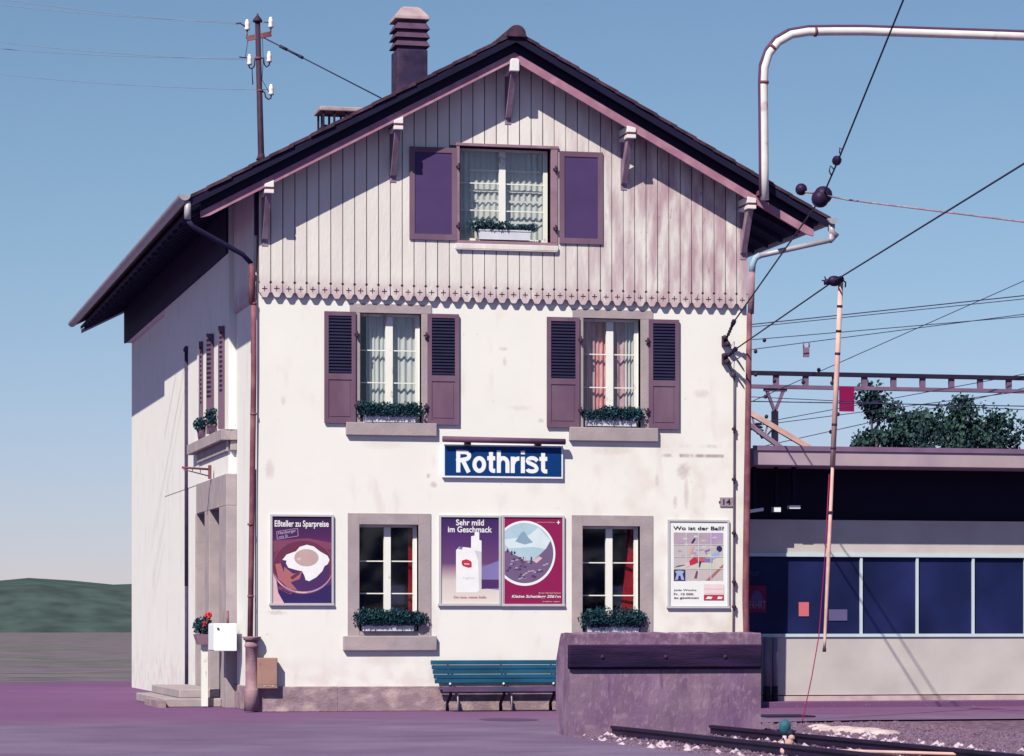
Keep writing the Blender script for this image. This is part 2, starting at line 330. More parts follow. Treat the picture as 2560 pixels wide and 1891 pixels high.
def text(name, s, m, x0, x1, z0, z1, y, parent, bold=0., shear=0., depth=.004, rot=0., space=1.):
    """lettering facing -Y fitted to the box x0..x1, z0..z1"""
    c = bpy.data.curves.new(name, 'FONT'); c.body = s; c.offset = bold; c.shear = shear; c.extrude = depth; c.resolution_u = 4; c.space_character = space
    o = bpy.data.objects.new(name, c); COL.objects.link(o); bpy.context.view_layer.update()
    me = bpy.data.meshes.new_from_object(o.evaluated_get(bpy.context.evaluated_depsgraph_get())); bpy.data.objects.remove(o)
    xs = [v.co.x for v in me.vertices]; ys = [v.co.y for v in me.vertices]
    ax, bx, ay, by = min(xs), max(xs), min(ys), max(ys); kx = (x1 - x0) / (bx - ax); kz = (z1 - z0) / (by - ay)
    cxm, czm = (x0 + x1) / 2, (z0 + z1) / 2
    for v in me.vertices:
        X = x0 + (v.co.x - ax) * kx; Z = z0 + (v.co.y - ay) * kz; Y = y - v.co.z
        dx, dz = X - cxm, Z - czm
        v.co = (cxm + dx * math.cos(rot) - dz * math.sin(rot), Y, czm + dx * math.sin(rot) + dz * math.cos(rot))
    me.materials.clear(); me.materials.append(m)
    o = bpy.data.objects.new(name, me); COL.objects.link(o)
    if parent is not None: o.parent = parent; o.matrix_parent_inverse = Matrix.Translation(-parent_loc(parent))
    return o
def leaves(mb, c, r, n, size, squash=(1, 1, 1)):
    for _ in range(n):
        while True:
            p = Vector((random.uniform(-1, 1), random.uniform(-1, 1), random.uniform(-1, 1)))
            if p.length < 1: break
        q = Vector(c) + Vector((p.x * r * squash[0], p.y * r * squash[1], p.z * r * squash[2]))
        a = Vector((random.gauss(0, 1), random.gauss(0, 1), random.gauss(0, 1))).normalized(); b = a.orthogonal().normalized()
        s_ = size * random.uniform(.6, 1.3); cc = a.cross(b)
        mb.add([q + b * s_, q + cc * s_ * .6, q - b * s_, q - cc * s_ * .6], [(0, 1, 2, 3)])

# ================================================================== SETTING
g = MB(); g.add([(-900, -900, -.05), (900, -900, -.05), (900, 2500, -.05), (-900, 2500, -.05)], [(0, 1, 2, 3)]); g.build('ground', fieldm, kind='structure')
a = MB()
a.poly([(-60, -70, 0), (2.75, -70, 0), (2.80, -19.5, 0), (2.55, -15.9, 0), (2.62, -12.27, 0), (2.8, -11.2, 0), (5.9, -8.4, 0), (7.6, -7.3, 0), (9.2, -6.75, 0), (60, -6.2, 0), (60, 30, 0), (-60, 30, 0)])
a.build('asphalt_forecourt', asphalt, kind='structure')
b = MB(); b.poly([(2.4, -70, -.03), (60, -70, -.03), (60, -6.0, -.03), (2.4, -6.0, -.03)]); b.build('ballast_bed', ballast, kind='structure')
# loose ballast stones, uncountable
pbm, pbl = MB(), MB()
def pebbles(mb, n, x0, x1, y0, y1, smin, smax, edge=None):
    for _ in range(n):
        x = random.uniform(x0, x1); y = random.uniform(y0, y1)
        if edge and x < edge(y): continue
        if x < 5.9 and y > -12.3: continue
        s_ = random.uniform(smin, smax); c = Vector((x, y, -.03 + s_ * .3)); v = []
        for k in range(5):
            t = k * 1.2566 + random.uniform(-.3, .3); v.append(c + Vector((math.cos(t) * s_, math.sin(t) * s_, 0)))
        v.append(c + Vector((random.uniform(-.3, .3) * s_, random.uniform(-.3, .3) * s_, s_ * random.uniform(.5, .9))))
        mb.add(v, [(k, (k + 1) % 5, 5) for k in range(5)])
eg = lambda y: 2.62 + .06 * math.sin(y * 2.1) + (.15 if y < -17 else 0)
pebbles(pbm, 9000, 2.5, 9.5, -23, -7.5, .02, .05, eg); pebbles(pbm, 1500, 2.6, 3.6, -22, -12.3, .02, .045, eg)
pebbles(pbl, 300, 2.5, 7, -21, -12.3, .03, .075, eg)
pbm.build('ballast_stones', pebble, kind='stuff', label='loose grey mauve ballast stones around the siding rails', cat='gravel')
pbl.build('ballast_stones', pebblel, kind='stuff', label='scattered pale whitish stones lying on the siding bed', cat='gravel')
# siding track
def rail(x0, x1, lab):
    m = MB(); y0, y1 = -12.32, -60.; dx = (x1 - x0) / 7.7
    def X(y): return x0 + (y0 - y) * dx
    for (hw, z0, z1) in ((.065, -.02, .0), (.012, .0, .09), (.036, .09, .13)):
        pr = [(-hw, z0), (hw, z0), (hw, z1), (-hw, z1)]; v = []
        for yy in (y0, y1): v += [(X(yy) + p, yy, z) for p, z in pr]
        m.add(v, [(0, 1, 2, 3), (7, 6, 5, 4), (0, 4, 5, 1), (1, 5, 6, 2), (2, 6, 7, 3), (3, 7, 4, 0)])
    return m
tr = thing('siding_track', 'short dark railway siding ending at the concrete buffer block', 'railway track', (4.2, -12.4, 0))
rail(3.36, 3.74, 0).build('rail', railm, tr); rail(4.84, 5.22, 0).build('rail', railm, tr)
sl = MB()
for k in range(40):
    y = -12.9 - k * .65; x = 4.1 + (-12.3 - y) * .05; sl.beam((x - 1.2, y, -.05), (x + 1.2, y + .04, -.05), .22, .1)
sl.build('sleepers', sleeperm, tr)

# ================================================================== STATION BUILDING
W = 9.26; Lb = 22.; HEM = 7.52; APX = 12.43; SL = .535; XM = 4.63
bld = thing('station_building', 'white two storey railway station with plank clad gable facing the camera', 'building', (XM, 0, 0))
def roofz(x, t=0.): return APX - t - SL * abs(x - XM)
def wall_xz(mb, x0, x1, z0, z1, holes, y0, y1):
    xs = sorted({x0, x1, *[h[0] for h in holes], *[h[1] for h in holes]}); zs = sorted({z0, z1, *[h[2] for h in holes], *[h[3] for h in holes]})
    for i in range(len(xs) - 1):
        for j in range(len(zs) - 1):
            cx, cz = (xs[i] + xs[i + 1]) / 2, (zs[j] + zs[j + 1]) / 2
            if any(h[0] < cx < h[1] and h[2] < cz < h[3] for h in holes): continue
            a, b_, c, d = xs[i], xs[i + 1], zs[j], zs[j + 1]
            for y in (y0, y1): mb.add([(a, y, c), (b_, y, c), (b_, y, d), (a, y, d)], [(0, 1, 2, 3)])
    for h in holes + [(x0, x1, z0, z1)]:
        a, b_, c, d = h
        mb.add([(a, y0, c), (b_, y0, c), (b_, y0, d), (a, y0, d), (a, y1, c), (b_, y1, c), (b_, y1, d), (a, y1, d)], [(0, 1, 5, 4), (1, 2, 6, 5), (2, 3, 7, 6), (3, 0, 4, 7)])
oUL = RECT(900, 784, 1053, 1056); oUR = RECT(1458, 797, 1601, 1070)
oLL = RECT(898, 1312, 1046, 1589); oLR = RECT(1456, 1316, 1600, 1597)
oG = RECT(1146, 371, 1374, 606)
wl = MB(); wall_xz(wl, 0, W, .0, 7.95, [oUL, oUR, oLL, oLR], 0., .35)
wl.build('front_wall', plaster, bld)
gw = MB()                                             # gable wall behind the planks
def gable_strip(mb, x0, x1, zb, y0, y1, t, g_=0.):
    if x0 < oG[1] and x1 > oG[0]:
        a, b_ = max(x0, oG[0]), min(x1, oG[1])
        if x0 < oG[0] - 1e-4: gable_strip(mb, x0, oG[0], zb, y0, y1, t)
        if x1 > oG[1] + 1e-4: gable_strip(mb, oG[1], x1, zb, y0, y1, t)
        mb.prism([(a, zb), (b_, zb), (b_, oG[2]), (a, oG[2])], y0, y1)
        mb.prism([(a, oG[3]), (b_, oG[3]), (b_, roofz(b_, t)), (a, roofz(a, t))], y0, y1); return
    mb.prism([(x0, zb), (x1, zb), (x1, roofz(x1, t)), (x0, roofz(x0, t))], y0, y1)
for xa, xb in ((0, XM), (XM, W)): gable_strip(gw, xa, xb, 7.952, .0, .3, .3)
gw.build('gable_wall', batten, bld)
bk = MB(); 
for xa, xb in ((0, XM), (XM, W)): gable_strip(bk, xa, xb, 7.63, -.064, -.004, .3)
bk.build('siding_backing', batten, bld)
# planks: a filled 2D curve with real cut outs, then turned upright
N = 42; pw = W / N
cu = bpy.data.curves.new('planks', 'CURVE'); cu.dimensions = '2D'; cu.fill_mode = 'BOTH'; cu.extrude = .011
def spl(pts):
    s_ = cu.splines.new('POLY'); s_.points.add(len(pts) - 1); s_.use_cyclic_u = True
    for p, q in zip(s_.points, pts): p.co = (q[0], q[1], 0, 1)
G = .0085
for k in range(N):
    x0, x1 = k * pw + G, (k + 1) * pw - G; h = HEM + random.uniform(-.004, .004); zt = .33
    low = [(x0, h + .27 - .028), (x0, h + .09), (x0 + .022, h + .078), (x0 + .05, h + .02), (x0 + .068, h), (x1 - .068, h), (x1 - .05, h + .02), (x1 - .022, h + .078), (x1, h + .09), (x1, h + .27 - .028), (x1 - .022, h + .27), (x1, h + .27 + .028)]
    left = [(x0, h + .27 + .028), (x0 + .022, h + .27)]
    def cross(xc, zc):
        q = []
        for i in range(32):
            t = 2 * math.pi * i / 32; r = .014 + .040 * abs(math.cos(2 * t)) ** 3; q.append((xc + r * math.cos(t), zc + r * math.sin(t)))
        spl(q[::-1])
    cross((x0 + x1) / 2, h + .155)
    if x0 < oG[1] + .02 and x1 > oG[0] - .02:
        spl(low + [(x1, oG[2] - .01), (x0, oG[2] - .01)] + left)
        spl([(x0, oG[3] + .01), (x1, oG[3] + .01), (x1, roofz(x1, .3)), (x0, roofz(x0, .3))])
    else: spl(low + [(x1, roofz(x1, .3)), (x0, roofz(x0, .3))] + left)
tmp = bpy.data.objects.new('t', cu); COL.objects.link(tmp); bpy.context.view_layer.update()
me = bpy.data.meshes.new_from_object(tmp.evaluated_get(bpy.context.evaluated_depsgraph_get())); bpy.data.objects.remove(tmp)
for v in me.vertices: v.co = (v.co.x, -.078 - v.co.z, v.co.y)
me.materials.clear(); me.materials.append(planks)
po = bpy.data.objects.new('gable_planks', me); COL.objects.link(po); po.parent = bld; po.matrix_parent_inverse = Matrix.Translation(-Vector(bld.location))
# side and back walls, hollow
zE = roofz(0, .3)
sw = MB(); sw.box(-.002, .35, .352, 2.85, .0, zE); sw.box(.0, .35, 2.852, 13.5, 5.0, zE); sw.box(.10, .35, 2.852, 13.5, 0, 4.998); sw.box(-.002, .35, 13.502, Lb, 0, zE)
sw.build('side_wall', plaster, bld)
sw = MB(); sw.box(W - .35, W, .352, Lb, 0, zE); sw.build('side_wall', plaster, bld)
sw = MB(); sw.box(.352, W - .352, Lb - .35, Lb, 0, zE); sw.prism([(0.01, zE), (W - .01, zE), (XM, roofz(XM, .3))], Lb - .3, Lb - .01); sw.build('back_wall', plaster, bld)
# the projecting middle part of the side
rs = MB(); rs.box(-.15, -.004, 2.85, 13.5, 4.46, zE - .05); rs.box(-.149, -.005, 13.501, Lb - .02, 8.67, zE - .06); rs.build('side_projection', plaster, bld)
sp_ = MB(); sp_.box(-.045, -.006, .15, 2.8, HEM - .02, zE + .1); 
for k in range(12): sp_.box(-.06, -.046, .15 + k * .22, .15 + k * .22 + .205, HEM, zE + .1)
sp_.build('side_planks', planks, bld)
fz = MB(); fz.box(-.05, -.004, .0, 2.849, 8.66, 9.66); fz.box(-.20, -.152, 2.85, Lb - .02, 8.66, 9.62); fz.build('eave_shade_box', soffitm, bld)  # added box; its dark colour stands in for the deep shade under the eave
# plinth
pl = MB(); pl.box(-.04, oLL[0] - .4, -.055, -.004, 0, .46); pl.box(oLL[0] - .402, W + .02, -.055, -.004, 0, .455); pl.box(-.05, -.006, -.004, 2.8, 0, .45); pl.build('plinth', plinthm, bld, bevel=.012)
# interior darkness: floors
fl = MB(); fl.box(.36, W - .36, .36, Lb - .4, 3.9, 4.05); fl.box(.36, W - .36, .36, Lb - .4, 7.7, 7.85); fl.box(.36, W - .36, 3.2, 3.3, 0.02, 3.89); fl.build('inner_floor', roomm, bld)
fl = MB(); fl.box(.36, W - .36, .80, .85, 0.02, 3.89); fl.build('window_tone_panel', mat('window_tone_blue', (.014, .018, .075), .9, .35, 2.), bld)  # added panel, dark blue in place of the sky's reflection in the panes

# roof: tiles, boards, soffit
Y0, Y1 = -.8, Lb + .8; EO = 1.36
rf = MB(); NC = 16; xe = XM + EO + 4.63 - .0
for sgn in (-1, 1):
    for k in range(NC):
        da = k * (5.97 / NC); db = (k + 1) * (5.97 / NC) + .06
        za = APX - SL * da - .085; zb = APX - SL * db - .03
        xa, xb = XM + sgn * da, XM + sgn * db
        jy = random.uniform(-.015, .015)
        rf.prism([(xa, za), (xb, zb - .035), (xb, zb + .025), (xa, za + .062)], Y0 + jy, Y1)
roof = rf.build('roof', tilem, bld)
rc = MB(); pts = [(XM + .17 * math.cos(t), APX - .09 + .17 * math.sin(t)) for t in [math.pi * i / 10 for i in range(11)]]
rc.prism(pts + [(XM - .19, APX - .13), (XM + .19, APX - .13)], Y0 - .03, Y1); rc.build('ridge_cap', tilem, roof)
for sgn in (-1, 1):
    v1 = MB(); e = 5.97
    A = [(XM, APX - .10), (XM + sgn * e, APX - SL * e - .10), (XM + sgn * e, APX - SL * e - .225), (XM, APX - .225)]
    v1.prism(A, -.775, -.745); v1.prism([(x, z - .004) for x, z in A[:2]] + [(x, z + .04) for x, z in A[2:]], -.742, -.62); v1.build('verge_board', boardd, bld)
    v2 = MB(); e = 5.75
    v2.prism([(XM, APX - .225), (XM + sgn * e, APX - SL * e - .225), (XM + sgn * e, APX - SL * e - .385), (XM, APX - .385)], -.61, -.56); v2.build('shaded_rafter_board', boardd, bld)  # upper part of one board; its shade is put into the dark colour
    v2 = MB(); v2.prism([(XM, APX - .387), (XM + sgn * e, APX - SL * e - .387), (XM + sgn * e, APX - SL * e - .50), (XM + sgn * (e - .15), APX - SL * (e - .15) - .545), (XM, APX - .545)], -.625, -.56); v2.build('sunlit_rafter_strip', boardp, bld)  # lower part of that board; the paler colour carries its sunlit band
    sf = MB(); e = 5.85
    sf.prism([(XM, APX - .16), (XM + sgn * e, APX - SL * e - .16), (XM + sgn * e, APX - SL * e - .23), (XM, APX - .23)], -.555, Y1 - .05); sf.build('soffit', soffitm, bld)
    for k in range(26):
        rt = MB(); y = .5 + k * .9; rt.prism([(XM + sgn * 4.4, APX - SL * 4.4 - .23), (XM + sgn * 5.8, APX - SL * 5.8 - .23), (XM + sgn * 5.8, APX - SL * 5.8 - .33), (XM + sgn * 4.4, APX - SL * 4.4 - .38)], y, y + .12)
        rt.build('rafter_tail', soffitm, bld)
# purlin ends and braces
for i, (xc, zt, st) in enumerate(((XM, 11.93, 0), (2.47, 10.79, -1), (6.84, 10.79, 1), (.11, 9.56, -1), (9.16, 9.56, 1))):
    pr = MB(); hw = .085
    if st == 0: head = [(xc - hw, zt - .23), (xc + hw, zt - .23), (xc + hw, zt - .03), (xc + .05, zt), (xc - .05, zt), (xc - hw, zt - .03)]
    else: head = [(xc - hw, zt - .13), (xc + hw, zt - .13), (xc + hw, zt - .13 + (.13 if st < 0 else .085)), (xc - hw, zt - .13 + (.055 if st < 0 else .12))]
    pr.prism(head, -.66, .3)
    p = pr.build('purlin', purlw, bld, bevel=.012)
    if st:
        q = MB(); q.box(xc - hw + .006, xc + hw - .006, -.64, .3, zt - .165, zt - .132); q.build('groove', purlband, p)
        q = MB(); q.box(xc - hw, xc + hw, -.655, .3, zt - .235, zt - .167); q.build('lower_purlin', purlw, p, bevel=.008)
    br = MB(); br.prismx([(-.58, zt - .24), (-.40, zt - .24), (-.06, zt - .86), (-.06, zt - 1.03), (-.16, zt - 1.0)], xc - .055, xc + .055)
    br.box(xc - .06, xc + .06, -.10, -.055, zt - 1.12, zt - .24)
    bo = br.build('brace', purlr, bld, bevel=.006)
# gutters and downpipes
def gutter(sgn):
    m = MB(); xc = XM + sgn * 6.06; zc = 9.225 if sgn < 0 else 9.17; n = 10; R = .105
    v = []; 
    for y in (-.82, Y1):
        for k in range(n + 1):
            t = math.pi + math.pi * k / n; v.append((xc + R * math.cos(t), y, zc + R * math.sin(t)))
        for k in range(n, -1, -1):
            t = math.pi + math.pi * k / n; v.append((xc + (R - .008) * math.cos(t), y, zc + (R - .008) * math.sin(t)))
    h = 2 * (n + 1); m.add(v, [(k, (k + 1) % h, (k + 1) % h + h, k + h) for k in range(h)], False)
    cap = [(xc + R * math.cos(math.pi + math.pi * k / n), zc + R * math.sin(math.pi + math.pi * k / n)) for k in range(n + 1)]
    m.prism(cap, -.835, -.822); return m.build('gutter', zinc, bld)
gutter(-1); gutter(1)
dl = MB(); dl.tube([(-1.36, -.74, 9.12), (-1.37, -.74, 8.93), (-1.37, -.72, 8.80)], .06); dl.build('gutter_outlet', zinc, bld)
dl = MB(); dl.tube([(-1.37, -.72, 8.80), (-1.28, -.70, 8.68), (-.30, -.12, 8.28), (-.13, -.06, 8.12)], .045); dl.build('sloping_downpipe', soffitm, bld)
dp = MB(); dp.tube([(-.13, -.06, 8.12), (-.115, -.05, 7.95), (-.115, -.05, 7.40)], [.05, .062, .062]); dp.tube([(-.085, -.05, 7.42), (-.085, -.05, 6.2), (-.125, -.05, 3.0), (-.15, -.05, 1.33)], .052)
for z in (7.4, 5.4, 3.4, 2.1): dp.lathe((-.11 - (.03 if z < 4 else -.02), -.05, z - .02), [(.06, 0), (.062, .02), (.06, .04)])
dp.build('downpipe', copper, bld)
ch = MB(); xx = -.125; ch.lathe((xx, -.07, 1.30), [(.15, 0), (.15, .03), (.17, .05), (.17, .07)], 16); ch.lathe((xx, -.07, .02), [(.14, 0), (.14, .38), (.135, .40), (.115, .42), (.115, 1.15), (.13, 1.16), (.13, 1.2), (.12, 1.22), (.12, 1.28)], 16)
ch.build('standpipe_boot', cast, bld)
cd = MB(); cd.tube([(-.045, -.02, 4.4), (-.05, -.02, 1.2)], .014); cd.build('wall_conduit', zinc, bld)
dr = MB(); xr = W + .02
dr.tube([(10.70, -.72, 9.07), (10.70, -.72, 8.92), (10.80, -.72, 8.84)], .062); dr.build('gutter_outlet', zinc, bld)
q = MB(); q.tube([P3(2077, 556, -.7), P3(2080, 598, -.7), P3(2074, 603, -.7)], [.065, .068, .055]); q.tube([P3(2078, 600, -.7), P3(1925, 634, -.25), P3(1898, 640, -.16)], .052); q.build('sloping_downpipe', zinc, bld)
q = MB(); q.tube([P3(1900, 639, -.16), P3(1889, 645, -.14), P3(1882, 660, -.13), P3(1880, 682, -.12)], .06); q.build('pipe_elbow', zincblue, bld)
q = MB(); q.tube([P3(1880, 680, -.12), P3(1877, 785, -.1)], .062); q.build('upper_downpipe', cast, bld)
q = MB(); q.tube([P3(1874, 783, -.1), P3(1872, 900, -.1), P3(1868, 1200, -.1), P3(1864, 1500, -.1), (9.26, -.1, .05)], [.05, .055, .065, .065, .06]); 
q.build('downpipe', copper, bld)

# windows ----------------------------------------------------------
def curtain(x0, x1, z0, z1, y, m, parent, folds=9, amp=.018, rows=0):
    mb = MB(); n = folds * 6; v = []; f = []
    for i in range(n + 1):
        t = i / n; x = x0 + (x1 - x0) * t; yy = y + amp * math.sin(t * folds * 2 * math.pi) + amp * .4 * math.sin(t * 17 + x0)
        v += [(x, yy, z0), (x, yy, z1)]
    for i in range(n): f.append((2 * i, 2 * i + 2, 2 * i + 3, 2 * i + 1))
    mb.add(v, f, True); return mb.build('curtain', m, parent)
def sash(o, parent, bars, m=framew, mull=.135, depth=.17, edge=.075, transom=True):
    x0, x1, z0, z1 = o; y0 = depth; xm = (x0 + x1) / 2
    f = MB(); f.box(x0, x0 + edge * .5, y0, y0 + .05, z0, z1); f.box(x1 - edge, x1, y0, y0 + .05, z0, z1)
    f.box(x0 + edge * .5, x1 - edge, y0 + .001, y0 + .049, z1 - .045, z1); f.box(x0 + edge * .5, x1 - edge, y0 + .001, y0 + .049, z0, z0 + .08)
    f.box(xm - mull / 2, xm + mull / 2, y0 - .02, y0 + .05, z0 + .081, z1 - .046)
    for z in bars: f.box(x0 + edge * .5, xm - mull / 2, y0 + .01, y0 + .04, z - .010, z + .010); f.box(xm + mull / 2, x1 - edge, y0 + .01, y0 + .04, z - .010, z + .010)
    so_ = f.build('sash', m, parent)
    p = MB(); p.box(x0 + edge * .5, xm - mull / 2, y0 + .022, y0 + .027, z0 + .08, z1 - .045); p.box(xm + mull / 2, x1 - edge, y0 + .022, y0 + .027, z0 + .08, z1 - .045)
    p.build('pane', glass, parent); return so_
def shutter(parent, x0, x1, z0, z1, hinge, kind='slat', y=-.022):
    t = .035; f = MB(); fw = .075 if kind == 'slat' else .095
    f.box(x0, x0 + fw, y - t, y, z0, z1); f.box(x1 - fw, x1, y - t, y, z0, z1)
    f.box(x0 + fw, x1 - fw, y - t + .001, y - .001, z1 - fw, z1); f.box(x0 + fw, x1 - fw, y - t + .001, y - .001, z0, z0 + fw * 1.1)
    if kind == 'slat':
        zm = z0 + (z1 - z0) * .42; f.box(x0 + fw, x1 - fw, y - t + .001, y - .001, zm - .06, zm + .05)
        s_ = f.build('shutter', shutterm, parent)
        p = MB(); p.box(x0 + fw, x1 - fw, y - .02, y - .008, z0 + fw, zm - .06); p.box(x0 + fw + .03, x1 - fw - .03, y - .028, y - .019, z0 + fw + .05, zm - .1)
        so2 = p.build('shutter_panel', shutterm, parent)
        sl_ = MB(); n = int((z1 - fw - zm - .05) / .058)
        for i in range(n):
            z = zm + .06 + i * .058
            sl_.add([(x0 + fw, y - .004, z + .062), (x1 - fw, y - .004, z + .062), (x1 - fw, y - .034, z + .012), (x0 + fw, y - .034, z + .012),
                     (x0 + fw, y - .002, z + .052), (x1 - fw, y - .002, z + .052), (x1 - fw, y - .032, z + .004), (x0 + fw, y - .032, z + .004)],
                    [(0, 1, 2, 3), (7, 6, 5, 4), (0, 3, 7, 4), (1, 5, 6, 2), (2, 6, 7, 3), (0, 4, 5, 1)])
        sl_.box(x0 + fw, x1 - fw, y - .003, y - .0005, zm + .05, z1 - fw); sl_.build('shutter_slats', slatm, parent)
    else:
        s_ = f.build('shutter', shutterm, parent)
        p = MB(); p.box(x0 + fw, x1 - fw, y - .02, y - .006, z0 + fw, z1 - fw); p.build('shutter_panel', shutterp, parent)
    for z in (z0 + (z1 - z0) * .16, z0 + (z1 - z0) * .80):
        h = MB(); h.beam((hinge - .05, y - .045, z), (hinge + .05, y - .045, z), .02, .03); h.tube([(hinge, y - .05, z - .05), (hinge, y - .05, z + .06)], .018, 8); h.ball((hinge, y - .06, z - .03), .03); h.build('hinge', iron, parent)
# upper left and right
for o, hd, shL, shR, si, cm, wxl in ((oUL, (874, 757, 1079), (810, 888), (1068, 1146), (864, 1058, 1090, 1090), (curtainw, curtainw), 0), (oUR, (1431, 771, 1632), (1366, 1447), (1621, 1696), (1422, 1070, 1643, 1104), (curtainr, curtainp), 1)):
    s_ = MB(); x0, x1, z0, z1 = o; zt = FY((hd[0] + hd[2]) / 2, hd[1] + 4)[1]
    s_.box(FY(hd[0], 770)[0], FY(hd[2], 770)[0], -.018, .15, z1, zt)
    s_.box(x0 - .075, x0, -.017, .15, z0 - .01, z1); s_.box(x1, x1 + .16, -.017, .15, z0 - .01, z1)
    wn = s_.build('window', stone, bld, bevel=.006)
    a, b_, c, d = RECT(*si); k = MB(); k.box(a, b_, -.085, .15, c, d); k.build('sill', stone, wn, bevel=.012)
    h = z1 - z0; bars = (z0 + h * .36, z0 + h * .72) if wxl == 0 else (z0 + h * .33, z0 + h * .665)
    bars = (FY(980, 956)[1], FY(980, 875)[1]) if wxl == 0 else (FY(1530, 968)[1], FY(1530, 885)[1])
    sash(o, wn, bars)
    xm = (x0 + x1) / 2
    curtain(x0 + (.17 if wxl == 0 else .12), xm, z0, z1, .30, cm[0], wn, 5); curtain(xm, x1, z0, z1, .30, cm[1], wn, 5)
    if wxl == 1:
        curtain(x0 + .06, x0 + .3, z0, z1, .29, curtainp, wn, 2); curtain(x1 - .24, x1 - .06, z0, z1, .28, curtainw, wn, 3)
    zs1, zs0 = FY(shL[0], 779 if wxl == 0 else 793)[1], FY(shL[0], 1058 if wxl == 0 else 1069)[1]
    shutter(wn, FY(shL[0], 900)[0], FY(shL[1], 900)[0], zs0, zs1, FY(shL[1] + 3, 900)[0])
    shutter(wn, FY(shR[0], 900)[0], FY(shR[1], 900)[0], zs0, zs1, FY(shR[0] - 4, 900)[0])
# gable window
x0, x1, z0, z1 = oG
s_ = MB(); a, b_, _, _ = RECT(1136, 368, 1393, 600); zt = FY(1265, 364)[1]
s_.box(a, b_, -.13, .15, z1, zt); s_.box(a + .02, x0, -.12, .15, z0, z1); s_.box(x1, b_ - .02, -.12, .15, z0, z1); s_.box(a + .02, b_ - .02, -.119, .15, z0 - .09, z0)
wn = s_.build('window', mat('gable_window_casing', (.30, .18, .23), .75, .15, 4.), bld, bevel=.006)
si = RECT(1135, 614, 1391, 627); k = MB(); k.box(si[0], si[1], -.15, -.01, si[2], si[3]); k.box(si[0] + .01, si[1] - .01, -.149, -.01, si[2] - .02, si[2] - .002); k.build('sill', planks, wn, bevel=.01)
sash(oG, wn, (FY(1200, 523)[1], FY(1200, 455)[1]), mull=.12, edge=.08)
curtain(x0 + .1, x1 - .05, z0, z1, .30, curtainw, wn, 14)
for zc in (FY(1260, 400 + 24)[1], FY(1260, 474)[1], FY(1260, 500)[1], FY(1260, 552)[1]):
    fr = MB(); n = 40; v = []
    for i in range(n + 1):
        x = x0 + .26 + (x1 - x0 - .34) * i / n; zz = zc + .012 * abs(math.sin(i * .8)); v += [(x, .265, zz - .022), (x, .265, zz + .018)]
    fr.add(v, [(2 * i, 2 * i + 2, 2 * i + 3, 2 * i + 1) for i in range(n)]); fr.build('curtain_lace_band', paper, wn)
zs1, zs0 = FY(1080, 371)[1], FY(1080, 602)[1]; shutter(wn, FY(1021, 500)[0], FY(1139, 500)[0], zs0, zs1, FY(1143, 500)[0], 'panel', -.09)
zs1, zs0 = FY(1440, 382)[1], FY(1440, 612)[1]; shutter(wn, FY(1395, 500)[0], FY(1503, 500)[0], zs0, zs1, FY(1385, 500)[0], 'panel', -.09)
# ground floor windows
for o, ou, si, rx in ((oLL, (869, 1284, 1077, 1590), (857, 1590, 1090, 1627), .04), (oLR, (1429, 1289, 1632, 1600), (1418, 1600, 1644, 1636), .10)):
    x0, x1, z0, z1 = o; A = RECT(*ou); s_ = MB()
    s_.box(A[0], x0, -.018, .15, z0 - .02, A[3]); s_.box(x1, A[1], -.018, .15, z0 - .02, A[3]); s_.box(x0, x1, -.017, .15, z1, A[3])
    wn = s_.build('window', stone, bld, bevel=.005)
    a, b_, c, d = RECT(*si); k = MB(); k.box(a, b_, -.09, .15, c, d - .001); k.build('sill', stone, wn, bevel=.015)
    k = MB(); k.box(x0, x1, -.01, .15, z0, z0 + .075); k.build('bottom_rail', stone, wn)
    m = (ou[0] + ou[2]) / 2; zb = (FY(m, 1484 if rx < .06 else 1489)[1], FY(m, 1403 if rx < .06 else 1407)[1])
    sash((x0, x1, z0 + .075, z1), wn, zb, mull=.125, edge=.07)
    mb = MB(); n = 12; v = []
    xr_ = x1 - .10
    for i in range(n + 1):
        t = i / n; z = z1 - .05 - t * (z1 - z0 - .1); wd = rx * ((.1 + 2.6 * t) if rx > .06 else 1) ; yy = .27
        v += [(xr_ - wd, yy, z), (xr_ + .05, yy + .03, z)]
    mb.add(v, [(2 * i, 2 * i + 1, 2 * i + 3, 2 * i + 2) for i in range(n)]); mb.build('curtain', curtaind, wn)
# soft stone mark of the left ground window reveal is real depth (0.17 m)

# left side details --------------------------------------------------
PX_ = -.15
hd = MB(); yN, yF = 2.70, SX(467, 1125, -.31)[0]
hd.box(-.31, -.152, yN, yF, 5.09, 5.30); hd.box(-.152, -.003, yN, 2.849, 5.09, 5.30); hd.box(-.20, -.152, yN + .1, yF - .8, 4.88, 5.088); hd.box(-.13, -.003, yN + .05, 2.849, 4.90, 5.088)
hd.build('door_hood', stone, bld, bevel=.012)
# stone door case with two recessed doors
dc = MB(); y0, y1 = 2.76, SX(493, 1213, -.2)[0]; 
ys = [y0, y0 + 1.0, y0 + 2.5, y0 + 3.2, y0 + 4.7, y1 + .1]
for i in (0, 2, 4): dc.box(-.21, .098, ys[i], ys[i + 1], .0, 3.85)
dc.box(-.21, -.003, ys[0], ys[5], 3.851, 4.455)
dc.build('door_case', stone, bld, bevel=.01)
for i in (1, 3):
    d_ = MB(); d_.box(.04, .098, ys[i] + .002, ys[i + 1] - .002, .25, 3.85)
    dd_ = d_.build('door', stone, bld, label='grey mauve side door in the stone door case')
    q = MB(); q.box(.03, .039, ys[i] + .15, ys[i + 1] - .15, 2.9, 3.7); q.build('transom_window', shedg, dd_)
    q = MB()
    for u in (.12, .82): q.box(.02, .039, ys[i] + u, ys[i] + u + .55, .5, 2.5)
    q.build('door_panel', stone, dd_)
lw = MB(); lw.box(-.008, -.003, 2.852, 2.853, 0, .01)
